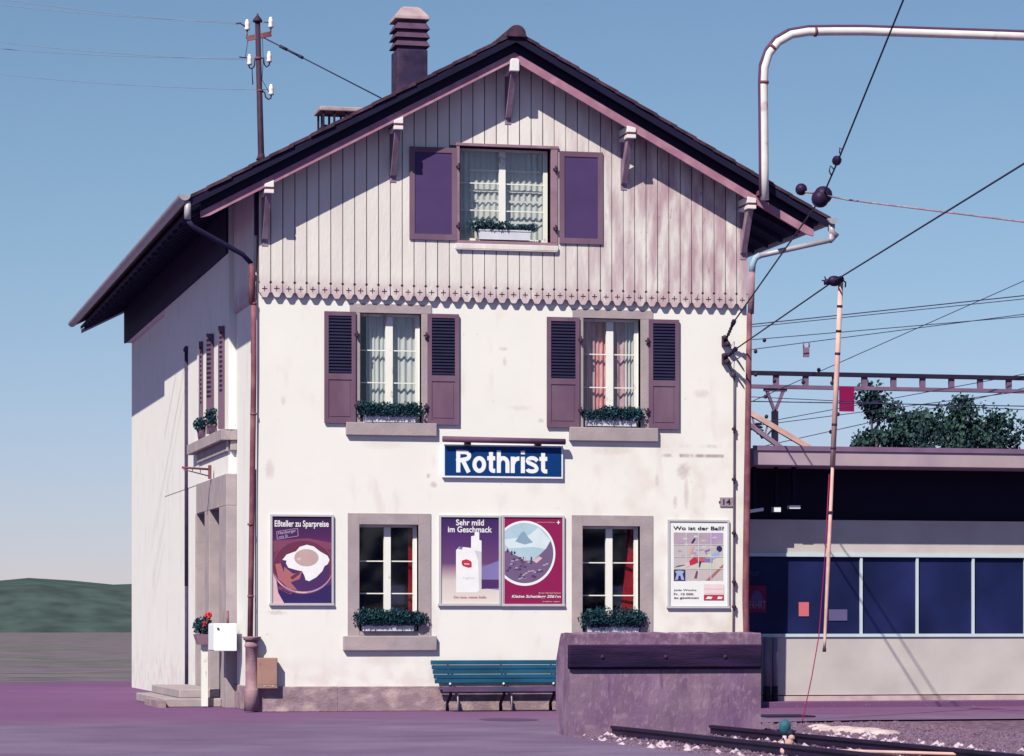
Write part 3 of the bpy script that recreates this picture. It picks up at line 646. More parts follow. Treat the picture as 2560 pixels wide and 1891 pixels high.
lower = MB(); lower.box(-.14, -.003, ys[5] + .001, 13.5, 0, 4.458); lower.build('side_projection', plaster, bld)
st_ = MB(); st_.box(-1.3, -.212, 3.4, 8.6, 0, .17); st_.box(-1.0, -.212, 3.6, 8.4, .171, .34); st_.build('door_step', stone, bld, bevel=.02)
pp = MB(); pp.box(-1.45, -1.30, 3.2, 5.6, 0, .13); pp.build('step_edge', plinthm, bld)
# side shutters standing open, seen nearly flat
sidew = []
for a_, b_, fold in ((546, 562, 0), (516, 535, 1), (497, 508, 0)):
    ya = SX(b_, 1000, PX_)[0]; wd = (b_ - a_) / 131. / .974
    z1_ = 7.32; z0_ = 5.34
    f = MB(); f.box(PX_ - wd, PX_ - .004, ya, ya + .035, z0_, z1_)
    sh = f.build('side_shutter', shutterm, bld)
    q = MB()
    for k in range(13):
        z = 5.34 + .72 + k * .092; q.prism([(PX_ - wd + (0 if fold else .02), z), (PX_ - wd * .45, z + .012), (PX_ - wd * .42, z + .05), (PX_ - wd + (0 if fold else .02), z + .045)], ya - .006, ya - .001)
    q.build('shutter_slats', slatm, sh)
    wf = MB(); wf.box(PX_ - .03, PX_ - .004, ya + .15, ya + .75, 5.32, 7.35); wf.build('window_casing', framew, bld)
# wall bracket on the side
# chimney
c0 = FY(984, 200, 1.6)[0]; c1 = FY(1063, 200, 1.6)[0]; cxm = (c0 + c1) / 2; cw = (c1 - c0) / 2
cm = MB(); zs = lambda py: FY(1022, py, 1.6)[1]
cm.box(cxm - cw * .96, cxm + cw * .96, 1.3, 1.3 + 2 * cw, 10.6, zs(130)); chim = cm.build('chimney', chimm, roof, bevel=.02)
q = MB()
for p0, p1 in ((122, 105), (101, 84), (80, 63)):
    a_, b_ = zs(p0), zs(p1); v = []
    for (e_, z) in ((.03, a_), (-.035, b_)):
        v += [(cxm - cw - e_, 1.3 - e_, z), (cxm + cw + e_, 1.3 - e_, z), (cxm + cw + e_, 1.3 + 2 * cw + e_, z), (cxm - cw - e_, 1.3 + 2 * cw + e_, z)]
    q.add(v, [(0, 3, 2, 1), (4, 5, 6, 7), (0, 1, 5, 4), (1, 2, 6, 5), (2, 3, 7, 6), (3, 0, 4, 7)])
q.box(cxm - cw * .8, cxm + cw * .8, 1.36, 1.24 + 2 * cw, zs(131), zs(56)); q.build('chimney_louvres', mat('louvre_tile', (.10, .055, .10), .8, .2, 6.), roof)
q = MB(); a_, b_ = zs(56), zs(21); v = []
for (e_, z) in ((.03, a_), (.02, zs(48)), (-.11, zs(26)), (-.16, b_)):
    v += [(cxm - cw - e_, 1.3 - e_, z), (cxm + cw + e_, 1.3 - e_, z), (cxm + cw + e_, 1.3 + 2 * cw + e_, z), (cxm - cw - e_, 1.3 + 2 * cw + e_, z)]
f = [(0, 3, 2, 1), (12, 13, 14, 15)]
for i in range(3): f += [(4 * i + k, 4 * i + (k + 1) % 4, 4 * i + 4 + (k + 1) % 4, 4 * i + 4 + k) for k in range(4)]
q.add(v, f); q.build('chimney_cap', chimcap, roof, bevel=.015)
q = MB(); q.prism([(cxm - cw - .12, roofz(cxm - cw - .12) + .02), (cxm + cw + .05, roofz(cxm + cw + .05) + .02), (cxm + cw + .05, roofz(cxm + cw + .05) + .07), (cxm - cw - .12, roofz(cxm - cw - .12) + .07)], 1.1, 1.295); q.build('chimney_flashing', zinc, roof)
# second, low chimney with a slab on posts
x0_, x1_ = FY(799, 270, 5)[0], FY(925, 270, 5)[0]; zt = FY(850, 268, 5)[1]; zb_ = FY(850, 279, 5)[1]
q = MB(); q.box(x0_ + .08, x1_ - .05, 5.05, 5.6, 10.0, FY(850, 312, 5)[1]); c2 = q.build('low_chimney', chimm, roof)
q = MB(); q.box(x0_, x1_, 4.95, 5.7, zb_, zt); q.build('chimney_slab', chimcap, roof, bevel=.02)
q = MB(); 
for xx in (x0_ + .06, x0_ + .28, x0_ + .52, x0_ + .76):
    for yy in (5.0, 5.62): q.box(xx, xx + .04, yy, yy + .04, 10.9, zb_ - .002)
q.box(x0_ + .12, x0_ + .16, 5.35, 5.6, 11.0, zb_ - .003)
q.build('chimney_posts', gantryd, roof)

# ================================================================== THINGS ON THE BUILDING
# roof mast
mx, my = .2, 1.2
def mp(px, py): return P3(px, py, my)
ms = thing('roof_mast', 'dark steel wire mast with porcelain insulators standing on the left roof slope', 'mast', (.2, my, 9.9))
q = MB(); b0, t0 = mp(653, 398), mp(644, 52); q.tube([b0 - Vector((0, 0, .3)), b0, t0], [.062, .060, .048], 12); q.lathe(b0 - Vector((0, 0, .02)), [(.10, 0), (.07, .06), (.062, .12)]); q.build('pole', iron, ms)
q = MB(); q.lathe(mp(644, 56), [(.07, 0), (.095, .01), (.08, .05), (.05, .09), (.015, .13), (.015, .16)]); q.build('cap', iron, ms)
q = MB(); q.beam(mp(617, 97), mp(678, 85), .05, .09); q.tube([mp(617, 97), mp(618, 76)], .016); q.tube([mp(676, 86), mp(677, 70)], .016); q.build('crossarm', copper, ms)
for pt_ in ((645, 150), (650, 231)): q = MB(); q.lathe(mp(*pt_), [(.058, 0), (.068, .02), (.058, .05)]); q.build('pole_clamp', copper, ms)
def insul(px, py, hook=None):
    q = MB(); b_ = mp(px, py); q.lathe(b_, [(.03, 0), (.045, .0), (.05, .03), (.04, .06), (.045, .10), (.042, .15), (.03, .165), (.035, .18), (.02, .20)], 12); q.build('insulator', porc, ms)
    if hook:
        q = MB(); q.tube([mp(*p) for p in hook], .014, 8); q.build('hook', iron, ms)
insul(618, 76); insul(677, 70)
insul(624, 163, [(643, 145), (637, 150), (636, 165), (630, 172), (624, 170), (622, 163)]); insul(673, 156, [(650, 144), (659, 148), (661, 162), (666, 168), (673, 163), (674, 156)])
insul(678, 238, [(653, 228), (662, 232), (664, 243), (671, 249), (677, 246), (678, 238)])
q = MB(); q.tube([mp(630, 172), mp(632, 212)], .01, 6); q.tube([mp(598, 143), mp(622, 146)], .012, 6); q.tube([mp(590, 60), mp(600, 58), mp(615, 68)], .012, 6); q.tube([mp(620, 100), mp(613, 146)], .006, 6); q.tube([mp(660, 55), mp(678, 58)], .008, 6); q.tube([mp(656, 96), mp(658, 150), mp(655, 200), mp(672, 230)], .006, 6); q.build('jumper_wires', wirem, ms)
# stay
q = MB(); s0, s1 = mp(656, 93), P3(965, 252, .6); q.tube([s0, s1], .012, 6); d_ = s1 - s0
q.tube([s0 + d_ * .14, s0 + d_ * .2], .03, 8); q.tube([s0 + d_ * .19, s0 + d_ * .30], .022, 8); q.tube([s0 + d_ * .29, s0 + d_ * .33], .03, 8)
q.build('stay_cable', wirem, label='dark stay cable with turnbuckle from the roof mast down to the roof', cat='cable')
# wires leaving to the left
for i, ((a_, b_), (c_, e_)) in enumerate((((618, 62), (0, -60)), ((677, 58), (0, -28)), ((624, 150), (0, 62)), ((673, 145), (0, 95)), ((678, 225), (0, 150)))):
    A = mp(a_, b_); B = P3(c_ - 400, e_ - 20, 9.); n = 12; pts = []
    for k in range(n + 1):
        t = k / n; p = A.lerp(B, t); p.z -= .35 * 4 * t * (1 - t) * .5; pts.append(p)
    q = MB(); q.tube(pts, .006, 5); lab = ('upper thin wire leaving the left arm of the roof mast', 'thin wire leaving the right arm of the roof mast', 'thin wire from the left middle insulator of the roof mast', 'thin wire from the right middle insulator of the roof mast', 'lowest thin wire running left from the roof mast')[i]
    q.build('overhead_wire', wirel, label=lab, cat='wire', group='thin wires leaving the roof mast to the left')

# station name sign
sx0, sx1, sz0, sz1 = RECT(1106, 1113, 1408, 1196, -.07)
sg = thing('station_sign', 'blue sign with white lettering Rothrist below a purple lamp tube', 'sign', ((sx0 + sx1) / 2, -.02, sz0))
q = MB(); q.box(sx0, sx1, -.065, -.004, sz0, sz1); q.build('sign_case', signw, sg, bevel=.008)
q = MB(); q.box(sx0 + .045, sx1 - .035, -.070, -.066, sz0 + .04, sz1 - .03); q.build('sign_face', signb, sg)
t0 = RECT(1142, 1126, 1372, 1182, -.16)
def arc(cx, cy, rx, ry, a0, a1, n=14): return [(cx + rx * math.cos(math.radians(a0 + (a1 - a0) * i / n)), cy + ry * math.sin(math.radians(a0 + (a1 - a0) * i / n))) for i in range(n + 1)]
ST = .185; h_ = ST / 2
GL = {'R': (.70, [[(h_ + .02, 0), (h_ + .02, 1)], [(.02, 1 - h_)] + [(.36, 1 - h_)] + arc(.40, .745, .205, .255 - h_, 90, -90) + [(.02, .49)], [(.33, .52), (.585, 0)]]),
      'o': (.62, [arc(.31, .36, .31 - h_, .375 - h_, 0, 360, 30)]),
      't': (.38, [[(.0, .72 - h_ * .8), (.36, .72 - h_ * .8)], [(.17, .92), (.17, .20)] + arc(.27, .19, .10, .19 - h_ + .005, 180, 270, 8) + [(.36, h_ - .005)]]),
      'h': (.58, [[(h_, 0), (h_, 1)], [(h_, .42)] + arc(.29, .42, .29 - h_, .33 - h_, 160, 0, 12) + [(.58 - h_, 0)]]),
      'r': (.40, [[(h_, 0), (h_, .73)], [(h_, .36)] + arc(.37, .38, .37 - h_ - .02, .36 - h_, 165, 84, 8)]),
      'i': (.19, [[(h_ + .01, 0), (h_ + .01, .73)], [(h_ + .01, .84), (h_ + .01, 1)]]),
      's': (.56, [[(.52, .55)] + arc(.28, .545, .21, .205 - h_ + .02, 12, 180, 10)[1:] + [(.12, .47), (.28, .40), (.42, .33)] + arc(.30, .20, .19, .20 - h_ + .01, 40, -90, 8)[1:] + arc(.25, .20, .19, .20 - h_ + .01, -90, -170, 8)])}
tot = sum(GL[c][0] for c in 'Rothrist') + .055 * 7; ux = (t0[1] - t0[0]) / tot; uz = t0[3] - t0[2]; pen = 0
for ci, c in enumerate('Rothrist'):
    wd, strokes = GL[c]; q = MB()
    for si_, pts in enumerate(strokes):
        closed = pts[0] == pts[-1] or (abs(pts[0][0] - pts[-1][0]) < 1e-6 and abs(pts[0][1] - pts[-1][1]) < 1e-6); L_, R__ = [], []
        for i, p_ in enumerate(pts):
            a_ = pts[i - 1] if i else (pts[-2] if closed else pts[0]); b_ = pts[i + 1] if i < len(pts) - 1 else (pts[1] if closed else pts[-1])
            dx, dz = b_[0] - a_[0], b_[1] - a_[1]; l_ = math.hypot(dx, dz) or 1; nx_, nz_ = -dz / l_ * h_, dx / l_ * h_
            if c == 's' : nx_, nz_ = nx_ * .95, nz_ * .95
            L_.append((p_[0] + nx_, p_[1] + nz_)); R__.append((p_[0] - nx_, p_[1] - nz_))
        y_ = -.0725 - si_ * .0006
        W_ = lambda p_: (t0[0] + (pen + p_[0]) * ux, t0[2] + p_[1] * uz)
        for i in range(len(pts) - 1):
            vv = [W_(L_[i]), W_(L_[i + 1]), W_(R__[i + 1]), W_(R__[i])]
            q.add([(x, y_, z) for x, z in vv], [(0, 1, 2, 3)])
    q.build('letter', signw, sg); pen += wd + .055
q = MB(); a_, b_ = P3(1107, 1098, -.165), P3(1413, 1105, -.165); q.tube([a_, b_], .055, 16); q.build('lamp_tube', mat('lamp_housing', (.14, .07, .13), .6, .1, 4.), sg)
q = MB()
for px in (1172, 1348): e = P3(px, 1112, -.2); q.box(e.x - .05, e.x + .05, -.165, -.005, e.z - .02, e.z + .05)
q.build('lamp_bracket', iron, sg)

# posters ----------------------------------------------------------
def board(x0, y0, x1, y1, label, ny=-.03):
    A = RECT(x0, y0, x1, y1, -.04); t = thing('poster_frame', label, 'poster', ((A[0] + A[1]) / 2, -.005, A[2]), 'advertising posters on the station wall')
    q = MB(); e = .035
    q.box(A[0], A[0] + e, -.05, -.004, A[2], A[3]); q.box(A[1] - e, A[1], -.05, -.004, A[2], A[3]); q.box(A[0] + e, A[1] - e, -.049, -.004, A[3] - e, A[3]); q.box(A[0] - .02, A[1] + .01, -.055, -.004, A[2] - .03, A[2] + .012)
    q.build('frame', framea, t); return t, A
def sheet(t, A, m, name='sheet', inset=.03):
    q = MB(); q.box(A[0] + inset, A[1] - inset, -.030, -.006, A[2] + inset * .3, A[3] - inset); return q.build(name, m, t)
def grad(name, z0, z1, cols):
    m = mat(name, cols[0][1], .65, .05, 5.); n, L, b = nodes(m); _, sp = objxyz(n, L)
    mr = n.new('ShaderNodeMapRange'); mr.inputs[1].default_value = z0; mr.inputs[2].default_value = z1; L.new(sp.outputs[2], mr.inputs[0])
    cr = n.new('ShaderNodeValToRGB'); L.new(mr.outputs[0], cr.inputs[0]); e = cr.color_ramp.elements
    e[0].position, e[0].color = cols[0][0], (*cols[0][1], 1); e[1].position, e[1].color = cols[-1][0], (*cols[-1][1], 1)
    for p_, c_ in cols[1:-1]: q_ = e.new(p_); q_.color = (*c_, 1)
    L.new(cr.outputs[0], b.inputs['Base Color']); return m
class Pr:     # printed shapes in poster coordinates u,v in 0..1 (v up), stacked in thin layers
    def __init__(s, t, A, inset=.035): s.t = t; s.x0, s.x1, s.z0, s.z1 = A[0] + inset, A[1] - inset, A[2] + .01, A[3] - inset; s.k = 0
    def pt(s, u, v): return s.x0 + u * (s.x1 - s.x0), s.z0 + v * (s.z1 - s.z0)
    def poly(s, pts, m, name='print'):
        s.k += 1; y = -.0305 - s.k * .00012; q = MB(); P_ = [s.pt(min(1, max(0, u)), min(1, max(0, v))) for u, v in pts]
        q.add([(x, y, z) for x, z in P_], [tuple(range(len(P_)))]); return q.build(name, pm[m], s.t)
    def rect(s, u0, v0, u1, v1, m, name='print'): return s.poly([(u0, v0), (u1, v0), (u1, v1), (u0, v1)], m, name)
    def ell(s, u, v, a, b, m, n=36, name='print', t0=0, t1=360):
        return s.poly([(u + a * math.cos(math.radians(t0 + (t1 - t0) * i / n)), v + b * math.sin(math.radians(t0 + (t1 - t0) * i / n))) for i in range(n)], m, name)
    def text(s, body, u0, v0, u1, v1, m, bold=.03, shear=0., rot=0.):
        s.k += 1; a, b_ = s.pt(u0, v0), s.pt(u1, v1); return text('lettering', body, pm[m], a[0], b_[0], a[1], b_[1], -.0306 - s.k * .00012, s.t, bold, shear, .0001, rot)
# 1 fried egg
t, A = board(676, 1287, 834, 1510, 'dark violet poster of a fried egg in a pan left of the ground floor windows')
sheet(t, A, grad('egg_print_ground', A[2], A[3], [(0, (.05, .02, .07)), (.55, (.13, .03, .11)), (.75, (.06, .018, .09)), (1, (.02, .012, .055))])); p = Pr(t, A); p.poly([(0, .72), (0, .58), (.3, .66), (1, .62), (1, .70), (.6, .75)], 'plum'); p.poly([(0, 0), (.2, 0), (.1, .12), (.06, .3), (0, .45)], 'pink')
p.poly([(.1, .12), (.2, 0), (1, 0), (1, .22), (.5, .12), (.1, .24)], 'navy')
p.ell(.52, .42, .52, .315, 'plum'); p.ell(.52, .425, .50, .295, 'pan'); p.ell(.55, .37, .42, .225, 'violet')
p.poly([(.05, .45), (.1, .28), (.28, .17), (.42, .15), (.3, .25), (.2, .35), (.14, .46)], 'rust'); p.poly([(.2, .42), (.35, .34), (.5, .36), (.46, .28), (.3, .24), (.2, .33)], 'rust'); p.poly([(.3, .3), (.45, .37), (.47, .34), (.34, .27)], 'pan')
p.poly([(.17, .50), (.24, .56), (.40, .60), (.46, .65), (.58, .675), (.70, .655), (.80, .60), (.93, .55), (.965, .50), (.93, .45), (.88, .43), (.84, .37), (.74, .30), (.62, .255), (.56, .27), (.54, .32), (.50, .37), (.42, .38), (.27, .41), (.23, .46), (.24, .49)], 'white')
p.ell(.575, .525, .205, .10, 'yolk'); p.ell(.45, .51, .04, .018, 'pink')
p.poly([(.08, .17), (.3, .10), (.34, .12), (.12, .2)], 'plum'); p.poly([(.15, .155), (.3, .112), (.31, .12), (.17, .165)], 'dark')
for i in range(20):
    t0_ = 200 + i * 7; u, v = .52 + .51 * math.cos(math.radians(t0_)), .42 + .305 * math.sin(math.radians(t0_)); u2, v2 = .52 + .51 * math.cos(math.radians(t0_ + 7)), .42 + .305 * math.sin(math.radians(t0_ + 7))
    p.poly([(u, v), (u2, v2), (u2, v2 + .018), (u, v + .018)], 'pink' if i in (2, 3, 8, 9, 10) else 'lilac')
p.text('Eßteller zu Sparpreise', .04, .86, .95, .955, 'white', .018)
def stamp():
    a_ = math.radians(9); c = (.255, .80)
    def R_(u, v): return (c[0] + u * math.cos(a_) - v * math.sin(a_) * .7, c[1] + u * math.sin(a_) * .7 + v * math.cos(a_))
    for (u0, v0, u1, v1) in ((-.18, .042, .18, .048), (-.18, -.048, .18, -.042), (-.182, -.045, -.172, .045), (.172, -.045, .182, .045)): p.poly([R_(u0, v0), R_(u1, v0), R_(u1, v1), R_(u0, v1)], 'lilac')
stamp(); p.text('Hamburger', .10, .795, .40, .84, 'lilac', .02, 0, math.radians(9)); p.text('mit Ei', .11, .755, .26, .785, 'lilac', .02, 0, math.radians(9))
# 2 cigarette poster
t, A = board(1098, 1289, 1252, 1511, 'violet poster with a white cigarette pack, left of the crimson mountain poster')
sheet(t, A, grad('pack_print_ground', A[2], A[3], [(0, (.55, .52, .54)), (.26, (.46, .42, .46)), (.36, (.30, .22, .30)), (.46, (.10, .045, .15)), (.75, (.06, .025, .13)), (1, (.028, .015, .08))])); p = Pr(t, A)
p.poly([(.70, .42), (1, .50), (1, .16), (.70, .18)], 'fog'); p.poly([(.70, .28), (1, .28), (1, .18), (.70, .17)], 'violet')
p.poly([(.26, .62), (.32, .66), (.52, .645), (.52, .78), (.58, .79), (.58, .83), (.66, .83), (.66, .74), (.70, .73), (.70, .18), (.62, .13), (.26, .13)], 'white')
p.poly([(.58, .62), (.70, .60), (.70, .18), (.66, .16), (.64, .5)], 'grey'); p.poly([(.29, .635), (.33, .66), (.38, .655), (.36, .625)], 'fog')
p.poly([(.36, .50), (.44, .515), (.5, .50), (.53, .48), (.53, .42), (.47, .415), (.38, .435), (.355, .46)], 'red'); p.poly([(.40, .47), (.49, .465), (.49, .45), (.40, .455)], 'pink')
p.text('light', .38, .28, .58, .31, 'grey', .01)
p.text('Sehr mild', .26, .905, .74, .975, 'white', .018); p.text('im Geschmack', .12, .825, .88, .895, 'white', .018); p.text('Die neue, weisse Stella', .22, .055, .78, .09, 'rust', .02)
# 3 crimson mountain
t, A = board(1254, 1289, 1411, 1512, 'crimson poster with a round mountain picture and the words Kleine Scheidegg')
sheet(t, A, pm['crimson']); p = Pr(t, A); cu_, cv = .36, .585; ra, rb = .52, .375
p.ell(cu_, cv, ra, rb, 'white', 60); ra2, rb2 = ra - .035, rb - .03
p.ell(cu_, cv + .005, ra2, rb2, 'sky', 60)
def clipc(pts): return [(u, v) if ((u - cu_) / ra2) ** 2 + ((v - cv) / rb2) ** 2 <= 1 else ((lambda s_: (cu_ + (u - cu_) / s_, cv + (v - cv) / s_))(math.sqrt(((u - cu_) / ra2) ** 2 + ((v - cv) / rb2) ** 2))) for u, v in pts]
p.poly(clipc([(.45, .80), (.62, .92), (.85, .74), (.85, .62), (.5, .66), (.1, .64), (0, .70), (0, .74), (.2, .76)]), 'pale'); p.poly([(.2, .72), (.3, .82), (.35, .84), (.42, .77), (.5, .71), (.36, .685)], 'peak')
p.poly(clipc([(0, .60), (.08, .62), (.16, .575), (.26, .545), (.36, .50), (.50, .50), (.60, .56), (.72, .64), (.82, .74)] + [(cu_ + ra2 * math.cos(math.radians(a_)), cv + rb2 * math.sin(math.radians(a_))) for a_ in range(15, -140, -8)] + [(0, .37)]), 'rock')
for _ in range(46):
    u, v = random.uniform(0, .82), random.uniform(.25, .52)
    if ((u + .02 - cu_) / ra2) ** 2 + ((v - cv) / rb2) ** 2 < .85: p.poly([(u, v), (u + .05, v + .006), (u + .06, v + .02), (u + .015, v + .022)], random.choice(('rockd', 'mauve', 'rockd', 'lilac')))
p.poly([(.5, .5), (.6, .55), (.66, .53), (.56, .47)], 'pink')
for u, v, h, c in ((.05, .60, .03, 'rockd'), (.12, .57, .035, 'rockd'), (.17, .58, .02, 'ink'), (.32, .45, .09, 'plum'), (.34, .50, .04, 'pink'), (.45, .47, .07, 'rockd')): p.poly([(u, v), (u + .03, v), (u + .035, v + h), (u + .012, v + h + .01)], c)
p.rect(0, 0, .02, 1, 'pink')
p.text('Schweizerische Reisepost', .56, .935, .87, .95, 'pink', .01)
p.poly([(.93 + (.035 if i % 2 == 0 else .013) * math.cos(i * math.pi / 4), .943 + (.028 if i % 2 == 0 else .010) * math.sin(i * math.pi / 4)) for i in range(8)], 'white')
p.text('Berner Oberland Schweiz', .60, .12, .97, .137, 'pink', .01); p.text('Kleine Scheidegg 2061m', .14, .062, .97, .105, 'white', .015, .25); p.text('Jungfrau region', .66, .02, .96, .037, 'pink', .01)
# 4 football
t, A = board(1670, 1300, 1823, 1517, 'white poster asking Wo ist der Ball with a football picture in squares')
sheet(t, A, paper); p = Pr(t, A)
U0, U1, V0, V1 = .07, .93, .30, .87
p.rect(U0, V0, U1, V1, 'beige'); p.rect(U0, .72, U1, V1, 'mauve'); p.poly([(U0, .45), (U1, .60), (U1, V0), (U0, V0)], 'sand'); p.rect(U0, V0, U1, .43, 'beige'); p.poly([(.62, V0), (.70, V0), (U1, .46), (U1, .50)], 'rust'); p.poly([(.66, .72), (U1, .80), (U1, V1), (.70, V1)], 'lilac')
for _ in range(26):
    u, v = random.uniform(U0, U1 - .1), random.uniform(.58, .85); p.rect(u, v, u + .07, v + .02, random.choice(('grey', 'mauve', 'lilac', 'pink')))
p.ell(.86, .68, .05, .036, 'navy', 16)
p.poly([(.70, .60), (.84, .66), (.86, .62), (.78, .56), (.72, .55)], 'blue'); p.poly([(.60, .66), (.70, .68), (.70, .66), (.63, .64), (.65, .62), (.62, .62)], 'fog')
p.poly([(.33, .53), (.42, .58), (.62, .58), (.62, .52), (.50, .52), (.40, .49), (.33, .48)], 'red'); p.poly([(.45, .57), (.62, .575), (.64, .53), (.52, .53)], 'rust'); p.poly([(.60, .565), (.74, .57), (.74, .515), (.60, .525)], 'fog')
p.poly([(.26, .50), (.34, .53), (.35, .47), (.27, .46)], 'pink'); p.poly([(.36, .58), (.42, .70), (.40, .74), (.34, .66), (.32, .60)], 'skin'); p.poly([(.40, .74), (.45, .80), (.42, .805), (.37, .75)], 'dark'); p.poly([(.50, .53), (.55, .53), (.52, .46), (.49, .46)], 'dark'); p.poly([(.42, .33), (.47, .33), (.49, .41), (.46, .42), (.44, .37)], 'plum')
p.poly([(U0, .455), (.17, .47), (.30, .49), (.16, .48)], 'dark')
for i in range(1, 4): u = U0 + (U1 - U0) * i / 4; p.rect(u - .006, V0, u + .006, V1, 'grey')
for i in range(1, 4): v = V0 + (V1 - V0) * i / 4; p.rect(U0, v - .004, U1, v + .004, 'grey')
p.rect(U0, V0, .27, .43, 'dark'); p.poly([(.09, .31), (.12, .38), (.09, .41), (.14, .42), (.20, .42), (.25, .41), (.22, .38), (.25, .31), (.20, .31), (.185, .36), (.155, .36), (.14, .31)], 'blue')
p.text('Wo ist der Ball?', .06, .90, .94, .945, 'ink', .02); p.text('Jede Woche', .07, .175, .46, .20, 'ink', .012); p.text('Fr. 10 000.', .07, .13, .42, .155, 'ink', .012); p.text('zu gewinnen', .07, .08, .50, .11, 'ink', .02)
p.rect(.59, .135, .94, .26, 'blush'); p.rect(.60, .20, .93, .204, 'rust'); p.rect(.60, .15, .93, .153, 'rust'); p.rect(.59, .07, .94, .13, 'red'); p.poly([(.62, .085), (.72, .085), (.74, .11), (.66, .115)], 'white'); p.poly([(.82, .085), (.9, .085), (.92, .11), (.84, .115)], 'white')

# window boxes ------------------------------------------------------
def window_box(x0, y0, x1, y1, fx0, fy0, fx1, fy1, label, ydep=-.06, trail=.0, hole=None, cl=None, dens=1.):
    A = RECT(x0, y0, x1, y1, ydep); t = thing('window_box', label, 'flower box', ((A[0] + A[1]) / 2, ydep, A[2]), 'planted boxes on the window sills')
    q = MB(); e = .03; v = []
    for (z, i) in ((A[2], e), (A[3], 0)): v += [(A[0] + i, ydep - .02 + i * .3, z), (A[1] - i, ydep - .02 + i * .3, z), (A[1] - i, ydep + .15, z), (A[0] + i, ydep + .15, z)]
    q.add(v, [(0, 3, 2, 1), (4, 5, 6, 7), (0, 1, 5, 4), (1, 2, 6, 5), (2, 3, 7, 6), (3, 0, 4, 7)]); q.box(A[0] - .008, A[1] + .008, ydep - .03, ydep + .155, A[3] - .02, A[3] + .004); q.build('planter', boxw, t)
    B = RECT(fx0, fy0, fx1, fy1, ydep); q = MB(); q2 = MB(); n = 16
    for i in range(n):
        u = (i + .5) / n + random.uniform(-.02, .02); x = B[0] + (B[1] - B[0]) * u; c = 1. if cl is None else cl(u)
        if c < .05: continue
        h = (B[3] - B[2]) * c * random.uniform(.8, 1.1); zc = A[3] + h * .30 * (1 - trail) - trail * .02
        leaves(q, (x, ydep + .03, zc), h * .52, int(170 * dens * c), .026, (1.15, .9, 1)); leaves(q2, (x, ydep - .01, zc + h * .12), h * .5, int(30 * dens * c), .020, (1.1, .8, .95))
        if trail: leaves(q, (x, ydep - .06, A[3] - .02), .08, int(80 * trail * 2), .024, (1, .4, 1.0))
    q.build('foliage', leafm, t); q2.build('light_foliage', leafg, t)
window_box(1195, 576, 1327, 600, 1184, 548, 1337, 582, 'white flower box with sparse plants at the gable window', -.10, 0, cl=lambda u: (1.05 if u < .3 else .6 if u < .38 else .85 if u < .58 else .45 if u < .75 else .7), dens=.7)
window_box(908, 1030, 1042, 1056, 903, 1004, 1052, 1042, 'white flower box with a dense row of leaves on the left upper window sill', -.08, .35)
window_box(1464, 1040, 1595, 1066, 1462, 1016, 1602, 1052, 'white flower box with three leafy humps on the right upper window sill', -.08, .25, cl=lambda u: .6 if u < .3 else 1. if u < .65 else .9)
window_box(903, 1551, 1037, 1578, 900, 1524, 1054, 1568, 'white flower box with bushy dark leaves on the left ground floor window', -.07, .5, dens=1.3)
window_box(1466, 1555, 1600, 1584, 1466, 1532, 1600, 1580, 'flower box with two bushy clumps at the ground floor window behind the buffer block', -.07, .45, cl=lambda u: 1.1 if u < .38 else .6 if u < .6 else 1.15, dens=1.4)
# pots on the hood
for px, py, r_, lab in ((502, 1072, .15, 'smaller leafy pot plant at the far end of the stone hood over the side doors'), (530, 1052, .19, 'larger leafy pot plant nearer the corner on the stone hood over the side doors')):
    yy, zz = SX(px, py, -.24); t = thing('pot_plant', lab, 'pot plant', (-.24, yy, 5.30), 'pot plants on the stone hood')
    q = MB(); q.lathe((-.24, yy, 5.302), [(.05, 0), (.075, .16), (.085, .17), (.085, .2)], 14); q.build('pot', potm, t)
    q = MB(); leaves(q, (-.24, yy, 5.302 + .2 + r_ * .7), r_, 330, .035, (1, 1.3, 1)); q.build('foliage', leafm, t)
# utility box at the left corner
A = RECT(644, 1645, 694, 1722, -.20)
t = thing('utility_box', 'brown metal utility box mounted low on the left corner of the front wall', 'utility box', ((A[0] + A[1]) / 2, -.1, A[2]))
q = MB(); q.box(A[0], A[1], -.20, -.004 - .052, A[2], A[3]); q.build('case', boxm, t, bevel=.012)
q = MB(); q.box(A[0] + .015, A[1] - .015, -.208, -.201, A[2] + .07, A[3] - .015); q.ball((A[0] + .04, -.21, A[3] - .1), .012); q.build('door', boxm, t)
q = MB()
for i in range(9): q.box(A[0] + .05 + i * .03, A[0] + .065 + i * .03, -.209, -.2015, A[2] + .035 + random.uniform(0, .02), A[2] + .06)
q.build('scuffed_label', purlw, t)
# house number
A = RECT(1800, 1244, 1833, 1267, -.02); t = thing('house_number', 'small enamel plate with the number 14 near the right corner', 'number plate', ((A[0] + A[1]) / 2, -.02, A[2]))
q = MB(); q.box(A[0], A[1], -.025, -.004, A[2], A[3]); q.build('plate', mat('enamel_grey', (.34, .26, .30), .5, .1, 6.), t, bevel=.004)
text('digits', '14', pm['ink'], A[0] + .06, A[1] - .05, A[2] + .03, A[3] - .03, -.027, t, .02, 0, .001)
q = MB(); q.ball((A[0] - .01, -.025, (A[2] + A[3]) / 2), .018); q.ball((A[1] + .01, -.025, (A[2] + A[3]) / 2), .018); q.build('screw', iron, t)
